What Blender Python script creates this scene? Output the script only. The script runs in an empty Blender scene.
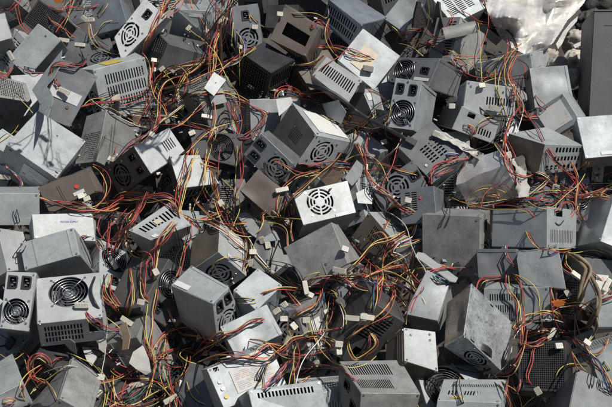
import bpy, bmesh, math, random
import numpy as np
from mathutils import Vector, Matrix, noise
from mathutils.geometry import tessellate_polygon
random.seed(7)
sc = bpy.context.scene
COL = sc.collection
# ---------------------------------------------------------------- measured layout of the heap
# unit: name, centre, width axis, depth axis, size (width, depth, height) in metres, rough picture place, share of view
UNITS = [
 ('P50',[-0.054,-0.696,0.4853],[0.9618,0.2616,-0.081],[-0.2418,0.6725,-0.6995],[0.1494,0.1394,0.081],[285,397],1332),
 ('P68',[0.5856,-0.683,0.4475],[-0.304,0.4113,-0.8593],[0.3208,0.8935,0.3142],[0.1631,0.1498,0.0989],[582,392],1780),
 ('P66',[0.3665,-0.651,0.4595],[-0.9806,0.1901,-0.0483],[0.1945,0.9101,-0.3658],[0.1356,0.1381,0.0782],[473,394],1584),
 ('P59',[-0.5543,-0.6236,0.4337],[-0.6799,-0.0393,-0.7323],[0.0183,0.9973,-0.0706],[0.168,0.156,0.0781],[69,387],2164),
 ('P49',[0.1575,-0.6198,0.4687],[0.9593,0.2489,-0.1333],[-0.2629,0.9597,-0.0994],[0.1371,0.1289,0.0879],[376,386],3132),
 ('P48',[0.3943,-0.4348,0.5012],[0.7082,0.1442,-0.6912],[0.1908,0.9034,0.384],[0.1584,0.1388,0.0861],[475,334],5076),
 ('P57',[-0.5506,-0.3969,0.5434],[-0.986,-0.1669,-0.0036],[-0.1618,0.9503,0.2659],[0.1459,0.1364,0.0855],[70,310],4476),
 ('P53',[-0.2449,-0.3449,0.5241],[0.1113,0.1803,-0.9773],[-0.7775,0.6283,0.0274],[0.1194,0.1359,0.0802],[202,302],3444),
 ('P27',[0.0373,-0.2207,0.5829],[-0.8577,-0.0099,-0.5141],[-0.4426,0.5231,0.7283],[0.1297,0.1065,0.085],[321,255],2680),
 ('P9',[-0.615,-0.1959,0.56],[-0.9654,-0.1117,-0.2357],[0.1035,0.6657,-0.739],[0.1358,0.1313,0.0747],[57,255],2700),
 ('P55',[-0.3662,-0.1424,0.6076],[0.813,0.4115,0.412],[-0.0545,0.7582,-0.6498],[0.1167,0.139,0.0757],[159,229],1920),
 ('P30',[0.5778,-0.104,0.5873],[0.6716,0.6211,-0.4039],[-0.7408,0.5701,-0.3552],[0.155,0.1535,0.0908],[535,228],3124),
 ('P45',[0.7692,-0.1107,0.5914],[0.3674,0.6992,0.6133],[-0.2585,0.7102,-0.6548],[0.1379,0.123,0.0996],[598,230],1772),
 ('P26',[0.0393,-0.0463,0.6024],[0.9497,0.2989,0.0937],[-0.1298,0.6478,-0.7507],[0.1432,0.1408,0.0847],[322,209],2704),
 ('P29',[0.3865,-0.0734,0.5259],[0.0158,-0.3542,-0.9351],[-0.9041,0.3944,-0.1646],[0.1578,0.1529,0.0876],[454,242],4056),
 ('P7',[-0.7704,0.0153,0.5848],[-0.9799,-0.1737,0.0981],[-0.1979,0.9078,-0.3698],[0.148,0.1394,0.084],[18,205],1464),
 ('P11',[-0.4365,0.1667,0.6352],[-0.6322,0.3901,-0.6695],[0.529,0.8486,-0.0051],[0.1539,0.145,0.0842],[144,161],2592),
 ('P32',[0.4902,0.1483,0.5862],[-0.8865,0.0981,-0.4523],[0.4619,0.1269,-0.8778],[0.1397,0.1147,0.0781],[488,181],2764),
 ('P31',[0.6605,0.2705,0.6127],[0.8056,0.5621,-0.1871],[-0.5868,0.8006,-0.1213],[0.1492,0.1494,0.0826],[544,151],2888),
 ('P23',[0.0295,0.3366,0.6133],[0.8011,0.3681,-0.4719],[-0.386,0.9204,0.0625],[0.1531,0.1637,0.0966],[317,140],3376),
 ('P35',[0.2964,0.3532,0.6997],[0.1828,0.5617,0.8069],[0.39,0.712,-0.584],[0.1373,0.139,0.0788],[411,107],2196),
 ('P37',[0.5078,0.4092,0.6993],[0.9887,-0.0339,-0.1463],[-0.0328,0.902,-0.4304],[0.13,0.1388,0.0805],[486,100],1520),
 ('P21',[0.088,0.4676,0.7275],[-0.8138,0.2992,0.4982],[-0.027,0.8369,-0.5467],[0.1266,0.1392,0.0707],[336,82],1408),
 ('P1',[-0.5566,0.5955,0.6533],[0.1876,-0.1988,-0.9619],[0.8679,0.4922,0.0675],[0.1637,0.1585,0.0881],[121,87],3264),
 ('P19',[0.1526,0.885,0.7468],[-0.6949,0.6684,0.265],[0.6227,0.7438,-0.2431],[0.1432,0.1429,0.0786],[352,21],1904),
 ('P65',[0.3271,-0.5392,0.3922],[0.9311,0.2804,-0.2333],[-0.1778,0.9073,0.3811],[0.1521,0.1401,0.0483],[439,384],1196),
 ('P51',[-0.1359,-0.5942,0.4949],[0.8998,0.4132,0.1397],[-0.3818,0.5913,0.7103],[0.1508,0.1024,0.0859],[245,376],3248),
 ('P69',[0.5415,-0.5313,0.4695],[-0.9517,0.2561,-0.1696],[0.0765,0.7323,0.6767],[0.1126,0.1111,0.0857],[542,368],2752),
 ('P60',[-0.696,-0.5957,0.4578],[-0.9165,-0.3644,-0.1652],[-0.3551,0.931,-0.0843],[0.134,0.1169,0.0554],[13,386],1096),
 ('P63c',[0.2407,-0.4893,0.4823],[0.8677,0.2018,-0.4542],[-0.4962,0.405,-0.768],[0.0919,0.0802,0.0908],[413,351],2136),
 ('P70',[0.7187,-0.4846,0.4753],[0.9304,0.0726,0.3592],[0.1241,0.8598,-0.4952],[0.1291,0.1384,0.0806],[601,357],964),
 ('P58',[-0.6712,-0.3683,0.5379],[0.0869,0.6632,0.7434],[-0.09,0.7483,-0.6572],[0.1333,0.1385,0.0652],[20,305],2056),
 ('P63a',[0.3017,-0.3389,0.513],[0.4134,0.605,0.6805],[0.1782,0.6792,-0.712],[0.1151,0.1388,0.0683],[430,304],1716),
 ('P52',[-0.1246,-0.3194,0.5037],[0.6205,0.7455,0.2435],[-0.0868,0.3738,-0.9234],[0.0879,0.1298,0.0752],[256,294],1408),
 ('P46',[0.572,-0.2453,0.5598],[-0.9427,0.2656,-0.2018],[0.3331,0.7825,-0.526],[0.0972,0.083,0.0843],[541,267],1560),
 ('P47',[0.5169,-0.2886,0.4891],[-0.9694,0.2006,-0.1415],[0.2428,0.8678,-0.4336],[0.1627,0.0702,0.0917],[522,301],2384),
 ('P8',[-0.7672,-0.1988,0.5514],[-0.8289,0.1787,-0.5301],[-0.336,0.5985,0.7272],[0.1287,0.1021,0.0746],[10,255],936),
 ('P54',[-0.2187,-0.1331,0.5189],[0.6579,0.1909,-0.7285],[-0.0236,0.9721,0.2334],[0.108,0.1165,0.0971],[221,254],2628),
 ('P28',[0.2343,-0.0028,0.4876],[-0.5546,0.7906,0.2595],[0.718,0.6123,-0.3309],[0.1462,0.1624,0.083],[389,242],3184),
 ('P80',[-0.6144,-0.0918,0.5731],[0.9698,0.2259,-0.0925],[-0.1094,0.7408,0.6627],[0.159,0.0841,0.0822],[66,224],1708),
 ('P34',[0.3036,0.0038,0.5844],[-0.9149,0.2883,-0.2825],[0.4027,0.6994,-0.5904],[0.0932,0.0786,0.095],[420,205],1412),
 ('P83',[0.2505,0.1016,0.5868],[0.8419,0.2506,0.4779],[0.1364,0.758,-0.6378],[0.1361,0.0766,0.077],[397,187],1408),
 ('P10',[-0.6204,0.0675,0.6035],[-0.9199,-0.1997,-0.3375],[-0.0075,0.8694,-0.4941],[0.1385,0.0837,0.0732],[71,189],1712),
 ('P12',[-0.3271,0.1323,0.5768],[-0.4029,0.2344,-0.8847],[0.78,0.5936,-0.198],[0.1181,0.1136,0.0836],[186,184],2364),
 ('P33',[0.3403,0.1704,0.6479],[-0.633,0.6618,0.4016],[0.7672,0.4669,0.4398],[0.1399,0.1198,0.0588],[433,155],2548),
 ('P6',[-0.72,0.1999,0.6374],[-0.8327,0.1969,0.5176],[0.3145,0.9374,0.1493],[0.1544,0.1707,0.1058],[40,152],4124),
 ('P24',[-0.0911,0.1972,0.6307],[-0.7259,0.3432,0.5961],[0.1698,0.9292,-0.3282],[0.1276,0.0972,0.0788],[272,157],1756),
 ('P38',[0.4613,0.3739,0.6466],[0.9291,0.0885,-0.359],[-0.2226,0.9091,-0.3522],[0.128,0.1361,0.0639],[469,123],1384),
 ('P41',[0.7202,0.4158,0.6455],[-0.7556,0.1135,-0.6451],[-0.503,0.5304,0.6824],[0.1178,0.0929,0.0845],[557,114],1356),
 ('P22',[0.1572,0.4222,0.6658],[0.552,0.771,-0.3176],[-0.759,0.3069,-0.5742],[0.0821,0.0978,0.0799],[361,110],1324),
 ('P40',[0.7109,0.5346,0.6836],[0.9906,0.0655,0.1199],[-0.1362,0.5411,0.8299],[0.1153,0.11,0.0848],[546,85],1532),
 ('P20',[0.1839,0.5754,0.7448],[-0.8097,0.3109,0.4977],[0.5808,0.5463,0.6035],[0.133,0.1232,0.0853],[370,61],2064),
 ('P36',[0.357,0.621,0.6766],[-0.7489,0.614,-0.2492],[0.6129,0.4989,-0.6127],[0.1532,0.1387,0.087],[429,75],1956),
 ('P16',[-0.1264,0.6536,0.6721],[-0.78,0.5402,0.3159],[-0.2066,0.2542,-0.9448],[0.1162,0.1384,0.1027],[264,73],2448),
 ('P18',[-0.0221,0.7105,0.7733],[-0.8486,0.3678,0.3801],[0.5134,0.3997,0.7594],[0.1359,0.1171,0.0868],[299,36],2044),
 ('P2',[-0.5077,0.771,0.7702],[0.6693,0.3929,0.6306],[-0.0286,0.8617,-0.5066],[0.1501,0.1393,0.0836],[140,29],1752),
 ('P39',[0.6428,0.748,0.6388],[-0.8324,0.4288,-0.3511],[0.5258,0.8112,-0.2559],[0.1869,0.1456,0.0963],[510,70],1848),
 ('P13',[-0.4095,0.8044,0.6713],[0.8436,0.3209,-0.4305],[-0.3763,0.9253,-0.0477],[0.1356,0.1387,0.0901],[176,56],1944),
 ('P4',[-0.8302,0.783,0.6887],[-0.0399,0.8653,-0.4996],[-0.6692,-0.3945,-0.6298],[0.1497,0.1434,0.0869],[38,52],1720),
 ('P72',[-0.9947,0.8102,0.7246],[-0.9399,-0.2883,-0.1831],[-0.1211,0.7826,-0.6107],[0.1544,0.1393,0.0828],[6,37],428),
 ('P76',[0.3156,0.8799,0.7668],[0.6271,0.3493,0.6962],[0.2153,0.7813,-0.5859],[0.1041,0.1376,0.0746],[406,19],1208),
 ('P52b',[-0.1284,-0.4264,0.4895],[0.8798,0.4044,0.2499],[-0.4733,0.6968,0.539],[0.1201,0.0816,0.0814],[251,332],2000),
 ('P71',[0.7569,-0.3414,0.4923],[0.9914,-0.0653,0.1135],[0.123,0.7609,-0.6371],[0.1234,0.1395,0.0725],[603,314],676),
 ('P46b',[0.4878,-0.1852,0.5267],[0.2951,0.7527,-0.5885],[-0.9554,0.2297,-0.1854],[0.0891,0.1101,0.0791],[497,265],1412),
 ('P25',[-0.1019,0.0609,0.5816],[-0.7632,0.4178,0.4929],[0.0367,0.7896,-0.6125],[0.117,0.1392,0.0705],[267,197],1476),
 ('P81',[-0.2387,0.2691,0.6093],[-0.9935,0.0899,0.0694],[0.0311,0.8029,-0.5953],[0.1327,0.1395,0.0789],[220,150],1668),
 ('P43',[0.8323,0.2914,0.6332],[0.9953,0.0827,0.0497],[-0.0955,0.7724,0.6279],[0.1517,0.1229,0.0757],[595,140],1748),
 ('P85',[0.1748,0.3303,0.5536],[-0.5332,0.8406,0.0956],[0.1175,0.1855,-0.9756],[0.1106,0.1256,0.0732],[369,155],1476),
 ('P5',[-0.6904,0.433,0.7049],[-0.8923,0.0525,0.4484],[0.3925,0.581,0.713],[0.1074,0.165,0.0862],[65,94],2264),
 ('P3',[-0.6226,0.7246,0.6472],[-0.3102,0.9441,0.1116],[0.1428,0.1624,-0.9763],[0.1484,0.1388,0.0929],[98,53],664),
 ('P15',[-0.1835,0.8155,0.7423],[-0.1253,0.5159,0.8474],[-0.0445,0.8504,-0.5243],[0.145,0.1396,0.085],[246,28],1276),
 ('P73',[-0.8222,0.9631,0.7066],[-0.7963,0.5113,0.3232],[0.1952,0.7229,-0.6628],[0.1092,0.1283,0.0856],[50,21],1056),
 ('P17',[-0.0622,0.9389,0.7352],[0.1587,0.8586,-0.4874],[-0.9867,0.1552,-0.0479],[0.1489,0.1084,0.0815],[280,14],512),
 ('P74',[-0.619,0.9408,0.7389],[-0.9435,0.088,-0.3195],[-0.1798,0.674,0.7165],[0.1145,0.1096,0.0801],[108,17],1272),
 ('P14',[-0.3642,0.992,0.7084],[-0.9805,0.0625,0.1862],[0.0265,0.9815,-0.1895],[0.1314,0.1403,0.0916],[193,22],1544),
 ('F0',[-0.4201,-0.3818,0.4015],[-0.8764,0.2247,-0.426],[0.4278,-0.0431,-0.9028],[0.153,0.1428,0.0877],[133,350],4020),
 ('F1',[-0.3114,-0.4164,0.2754],[-0.0666,0.9703,0.2327],[0.7954,0.1924,-0.5747],[0.1466,0.1369,0.0841],[170,387],636),
 ('F2',[0.1367,-0.3823,0.4922],[-0.6527,-0.0947,-0.7517],[-0.0561,0.9955,-0.0767],[0.1487,0.1388,0.0852],[364,324],4036),
 ('F3',[-0.0038,-0.3349,0.4342],[0.2983,-0.3801,-0.8755],[0.4654,0.8588,-0.2143],[0.1472,0.1374,0.0844],[304,332],3548),
 ('F4',[-0.392,-0.2556,0.5],[0.3819,0.8251,0.4163],[-0.7524,0.5391,-0.3784],[0.1515,0.1414,0.0868],[144,289],3668),
 ('F5',[-0.2748,0.4891,0.6542],[0.285,0.0476,-0.9573],[0.7007,0.6711,0.242],[0.1431,0.1135,0.082],[212,103],2572),
 ('F6',[0.7129,-0.2012,0.4648],[0.0556,0.586,0.8084],[0.8415,0.4083,-0.3539],[0.1506,0.1406,0.0863],[583,287],2724),
 ('F7',[-0.9006,0.4743,0.6585],[-0.5241,0.219,-0.823],[0.8045,0.4444,-0.3941],[0.1532,0.143,0.0878],[13,103],1408),
 ('F8',[-0.434,-0.5049,0.348],[-0.9879,0.1,-0.1182],[0.1013,0.9948,-0.0051],[0.1414,0.132,0.0811],[126,390],1976),
 ('F9',[-0.2253,-0.5576,0.3982],[0.44,0.7742,0.455],[-0.7486,0.5961,-0.2902],[0.1398,0.1305,0.0802],[194,390],1184),
 ('F10',[-0.7449,-0.3326,0.406],[0.599,0.7371,0.3128],[-0.7923,0.4887,0.3653],[0.1465,0.1368,0.084],[16,345],1000),
 ('F11',[-0.1909,0.1725,0.4958],[0.3065,0.8917,0.333],[0.3526,0.2186,-0.9099],[0.1511,0.1411,0.0867],[234,204],2544),
 ('F12',[0.4722,0.8147,0.6894],[0.2329,0.6494,0.7239],[0.6435,0.4552,-0.6154],[0.1525,0.1423,0.0874],[458,45],2356),
 ('F13',[-0.5063,0.0746,0.446],[0.1379,-0.2527,-0.9577],[-0.742,0.6141,-0.2689],[0.1395,0.1302,0.08],[119,230],1520),
 ('F14',[0.0623,-0.5663,0.3744],[0.0165,-0.3978,-0.9173],[0.8187,0.532,-0.216],[0.1527,0.1425,0.0876],[325,388],740),
 ('F15',[-0.0715,-0.0958,0.4884],[0.2919,0.826,0.4822],[-0.9472,0.1796,0.2658],[0.1382,0.129,0.0792],[275,258],2232),
 ('F16',[-0.563,0.3606,0.5776],[0.1491,0.7428,0.6527],[0.6113,0.4496,-0.6513],[0.1525,0.1423,0.0874],[106,141],2628),
 ('F17',[0.7306,0.2911,0.4766],[0.2993,-0.3421,-0.8907],[-0.4254,0.7877,-0.4455],[0.1505,0.1404,0.0863],[571,189],1456),
 ('F18',[-0.9846,0.9846,0.7673],[0.3331,0.5627,-0.7565],[-0.8871,-0.0848,-0.4537],[0.1538,0.1435,0.0882],[15,11],648),
 ('F19',[0.6348,-0.243,0.3419],[-0.4768,0.8561,-0.1992],[0.8488,0.5073,0.1485],[0.1542,0.1224,0.0884],[561,336],1912),
 ('F20',[-0.2763,-0.2576,0.3262],[-0.5085,0.7608,0.4032],[-0.5032,0.1174,-0.8562],[0.1492,0.1392,0.0855],[194,347],1888),
 ('F21',[0.5127,-0.4306,0.3214],[0.5012,-0.2199,-0.8369],[-0.8153,0.2042,-0.5419],[0.148,0.1174,0.0849],[513,388],884),
 ('F22',[0.1178,0.0688,0.3671],[-0.3365,0.9167,0.2155],[-0.7758,-0.1401,-0.6152],[0.1527,0.1425,0.0876],[357,249],312),
 ('F23',[0.0643,-0.1525,0.4472],[0.4713,0.8803,0.0541],[-0.7626,0.3759,0.5264],[0.1432,0.1136,0.0821],[337,287],1524),
 ('F24',[-0.4168,0.5361,0.5654],[0.0978,0.9905,0.0966],[-0.9053,0.1289,-0.4048],[0.1501,0.1401,0.0861],[168,119],1744),
 ('F26',[0.4806,1.005,0.7526],[0.8125,0.5404,0.2186],[-0.558,0.6123,0.5601],[0.1394,0.1301,0.0799],[455,9],1088),
 ('F27',[-0.4835,0.2398,0.5007],[0.8253,0.3288,-0.4592],[-0.2966,-0.4394,-0.8479],[0.1422,0.1327,0.0815],[132,197],1420),
 ('F28',[0.0239,0.7077,0.6347],[-0.4751,0.7872,0.3931],[0.79,0.5784,-0.2035],[0.1494,0.1395,0.0857],[308,82],1368),
 ('F29',[-0.7801,1.1111,0.7228],[-0.9159,0.2586,-0.3071],[-0.2202,0.3158,0.9229],[0.153,0.1428,0.0877],[73,10],800),
 ('F30',[-0.2942,1.1687,0.6809],[0.3664,0.6897,0.6246],[-0.8578,0.5104,-0.0604],[0.1417,0.1322,0.0812],[222,14],668),
 ('F31',[-0.2634,0.8817,0.6214],[-0.6168,0.5314,-0.5807],[0.7561,0.195,-0.6247],[0.1476,0.1377,0.0846],[221,57],1368),
 ('F32',[0.9057,0.3426,0.4758],[0.4472,-0.2081,-0.8699],[0.8892,-0.0015,0.4575],[0.1533,0.1431,0.0879],[602,179],568),
 ('F33',[0.2875,1.0473,0.7833],[0.8868,0.3889,0.2496],[-0.3767,0.9212,-0.0971],[0.1483,0.1384,0.085],[384,6],364),
 ('F34',[-0.8507,0.253,0.5781],[-0.4191,0.1096,-0.9013],[-0.857,0.28,0.4326],[0.1425,0.1131,0.0817],[5,160],312),
 ('F35',[-0.0002,1.0563,0.7489],[-0.6884,0.4219,0.59],[-0.5105,0.2959,-0.8073],[0.1543,0.144,0.0884],[312,8],544),
 ('F36',[-0.0991,0.4494,0.6154],[0.9634,0.2504,-0.096],[-0.0066,-0.3359,-0.9419],[0.1429,0.1333,0.0819],[265,115],1656),
 ('F37',[-0.4944,1.1295,0.7258],[0.8876,0.4578,0.0515],[-0.2569,0.3989,0.8803],[0.1447,0.1351,0.083],[161,7],388),
 ('F38',[-0.62,-0.4324,0.3992],[-0.6099,0.1327,-0.7813],[0.1643,0.9856,0.0391],[0.1424,0.113,0.0816],[46,365],1700),
 ('F39',[0.6061,0.1546,0.5031],[0.7295,0.5561,0.3983],[-0.6167,0.7866,0.0311],[0.1387,0.1295,0.0795],[533,196],1488),
 ('F40',[-0.5278,-0.1501,0.4533],[-0.0861,0.9314,0.3536],[-0.5744,0.2436,-0.7815],[0.1476,0.1378,0.0846],[107,267],1352),
 ('F41',[0.2004,-0.086,0.3913],[-0.6978,0.7144,0.0513],[0.6524,0.6635,-0.3663],[0.1474,0.1376,0.0845],[393,285],1420),
 ('F42',[0.0453,0.2916,0.5004],[0.5788,0.7839,-0.2248],[-0.7107,0.6201,0.3323],[0.1439,0.1343,0.0825],[311,178],1044),
 ('F43',[0.591,0.4982,0.5454],[0.3006,0.8336,0.4634],[0.8666,-0.0358,-0.4978],[0.1498,0.1398,0.0859],[505,133],1060),
 ('F44',[0.3483,0.9637,0.6472],[-0.8628,-0.05,-0.5031],[-0.4406,0.5624,0.6997],[0.1416,0.1321,0.0812],[412,42],1008),
 ('F46',[-0.3384,-0.0135,0.4975],[0.2634,0.9609,0.0856],[-0.9539,0.2727,-0.1251],[0.1527,0.1426,0.0876],[187,237],1300),
 ('F47',[-0.8921,0.9013,0.6216],[0.5905,0.618,-0.5191],[-0.5416,-0.1734,-0.8225],[0.1419,0.1324,0.0814],[13,55],528),
 ('F48',[0.2501,0.5002,0.5472],[0.7659,0.4413,0.4676],[0.347,0.3285,-0.8784],[0.14,0.1307,0.0803],[387,136],824),
 ('F49',[-0.4673,0.8184,0.5742],[0.6879,0.7175,-0.1091],[-0.7088,0.6965,0.1112],[0.147,0.1166,0.0843],[164,84],924),
 ('F51',[0.056,-0.4041,0.3311],[-0.9499,-0.1264,-0.2858],[-0.1526,0.9857,0.0716],[0.1447,0.135,0.0829],[322,369],656),
 ('F52',[0.4665,0.6298,0.522],[-0.6773,0.7356,0.0138],[0.2394,0.2381,-0.9413],[0.1396,0.1303,0.08],[448,117],404),
 ('F53',[-0.1507,1.0056,0.7536],[0.1046,0.1483,-0.9834],[0.2832,0.9434,0.1724],[0.1449,0.1352,0.0831],[260,13],412),
 ('F54',[0.4213,0.3016,0.5488],[0.0829,0.1085,-0.9906],[0.0776,0.9903,0.1149],[0.1414,0.132,0.0811],[457,166],704),
 ('F55',[-0.7137,0.8532,0.6394],[-0.5881,-0.3677,-0.7204],[-0.708,0.6647,0.2386],[0.1442,0.1144,0.0827],[76,49],764),
 ('F56',[-0.8105,0.5891,0.6161],[-0.2337,0.7815,0.5784],[0.9211,0.3685,-0.1256],[0.1414,0.132,0.0811],[34,92],772),
 ('F58',[0.0968,0.9432,0.6437],[0.9381,0.231,-0.2582],[-0.3451,0.5578,-0.7548],[0.1465,0.1162,0.084],[335,47],560),
 ('F59',[0.1558,0.1416,0.5177],[0.6183,0.622,-0.4804],[-0.2588,0.7383,0.6229],[0.1465,0.1367,0.084],[361,195],1184),
 ('F61',[-0.6368,0.3389,0.3803],[-0.4915,0.3568,-0.7944],[0.8307,-0.0818,-0.5507],[0.1523,0.1422,0.0873],[89,204],368),
 ('F62',[0.4319,-0.014,0.3665],[-0.6109,0.3276,-0.7207],[0.7903,0.3056,-0.531],[0.1504,0.1404,0.0862],[463,283],424),
 ('F64',[0.6887,-0.0115,0.4373],[0.2036,0.841,0.5012],[-0.8847,0.3773,-0.2738],[0.1482,0.1383,0.0849],[566,253],416),
 ('F65',[-0.2384,0.7096,0.5204],[-0.4396,0.7598,-0.4789],[0.3269,0.632,0.7026],[0.1469,0.1371,0.0842],[238,115],440),
 ('F66',[-0.6984,0.7704,0.4913],[-0.3764,0.3888,-0.841],[0.5168,0.8414,0.1577],[0.1469,0.1371,0.0842],[83,115],464),
 ('F67',[0.632,0.6738,0.549],[-0.1051,0.7349,-0.67],[0.973,0.2152,0.0834],[0.1483,0.1177,0.085],[521,101],344),
 ('F68',[0.0103,0.672,0.4999],[0.3674,0.89,0.2699],[0.6953,-0.0701,-0.7153],[0.1535,0.1433,0.088],[324,112],308),
 ('F70',[-0.083,0.2812,0.4195],[-0.5449,-0.3104,-0.7789],[0.6712,0.3953,-0.6271],[0.1435,0.1339,0.0823],[279,213],376),
 ('F71',[0.2111,0.6799,0.5746],[0.7468,0.6066,0.2727],[-0.6484,0.5728,0.5014],[0.1465,0.1162,0.084],[385,92],304),
 ('F72',[0.4786,0.2906,0.3928],[0.1146,0.4607,-0.8801],[0.9845,0.0658,0.1627],[0.1481,0.1175,0.0849],[469,209],280),
 ('F73',[0.386,-0.3523,0.3544],[-0.0604,0.5737,-0.8168],[-0.8512,0.3977,0.3423],[0.1512,0.12,0.0867],[450,363],232),
 ('F74',[-0.328,0.5962,0.4516],[-0.2517,0.5889,-0.768],[0.614,0.7106,0.3436],[0.1465,0.1368,0.084],[190,148],288),
 ('F76',[-0.5814,0.9596,0.5904],[-0.8131,-0.2383,-0.5311],[0.3082,0.5977,-0.7401],[0.1472,0.1168,0.0844],[126,52],212),
 ('F79',[0.2656,0.0013,0.329],[-0.0362,-0.38,-0.9243],[0.5681,0.7531,-0.3319],[0.1451,0.1151,0.0832],[413,285],220),
 ('F85',[0.5271,0.89,0.5755],[-0.637,0.1892,-0.7472],[0.7361,0.4372,-0.5168],[0.1476,0.1377,0.0846],[478,68],216),
]
HAND = {'P50':1,'P68':1,'P66':1,'P59':1,'P49':-1,'P48':-1,'P57':1,'P53':1,'P27':1,'P9':-1,'P55':1,'P30':1,'P45':-1,'P26':1,'P29':1,'P7':1,'P11':-1,'P32':-1,'P31':-1,'P23':-1,'P35':1,'P37':1,'P21':-1,'P1':-1,'P19':1,'P65':-1,'P51':-1,'P69':1,'P60':1,'P63c':1,'P70':-1,'P58':1,'P63a':1,'P52':1,'P46':-1,'P47':1,'P8':1,'P54':-1,'P28':1,'P80':-1,'P34':-1,'P83':1,'P10':-1,'P12':-1,'P33':1,'P6':1,'P24':1,'P38':1,'P41':1,'P22':1,'P40':-1,'P20':1,'P36':-1,'P16':-1,'P18':1,'P2':1,'P39':1,'P13':-1,'P4':1,'P72':-1,'P76':1,'P52b':-1,'P71':1,'P46b':1,'P25':-1,'P81':-1,'P43':-1,'P85':-1,'P5':1,'P3':-1,'P15':-1,'P73':-1,'P17':1,'P74':1,'P14':1,'F0':-1,'F1':1,'F2':1,'F3':-1,'F4':-1,'F5':-1,'F6':1,'F7':-1,'F8':1,'F9':-1,'F10':-1,'F11':1,'F12':1,'F13':1,'F14':-1,'F15':-1,'F16':1,'F17':1,'F18':1,'F19':1,'F20':-1,'F21':1,'F22':-1,'F23':-1,'F24':-1,'F26':-1,'F27':1,'F28':1,'F29':1,'F30':-1,'F31':-1,'F32':-1,'F33':-1,'F34':1,'F35':-1,'F36':1,'F37':-1,'F38':1,'F39':-1,'F40':-1,'F41':1,'F42':-1,'F43':1,'F44':1,'F46':-1,'F47':1,'F48':1,'F49':-1,'F51':1,'F52':-1,'F53':-1,'F54':1,'F55':1,'F56':1,'F58':1,'F59':-1,'F61':-1,'F62':-1,'F64':-1,'F65':1,'F66':-1,'F67':-1,'F68':1,'F70':-1,'F71':-1,'F72':-1,'F73':1,'F74':-1,'F76':-1,'F79':-1,'F85':-1}
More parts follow.
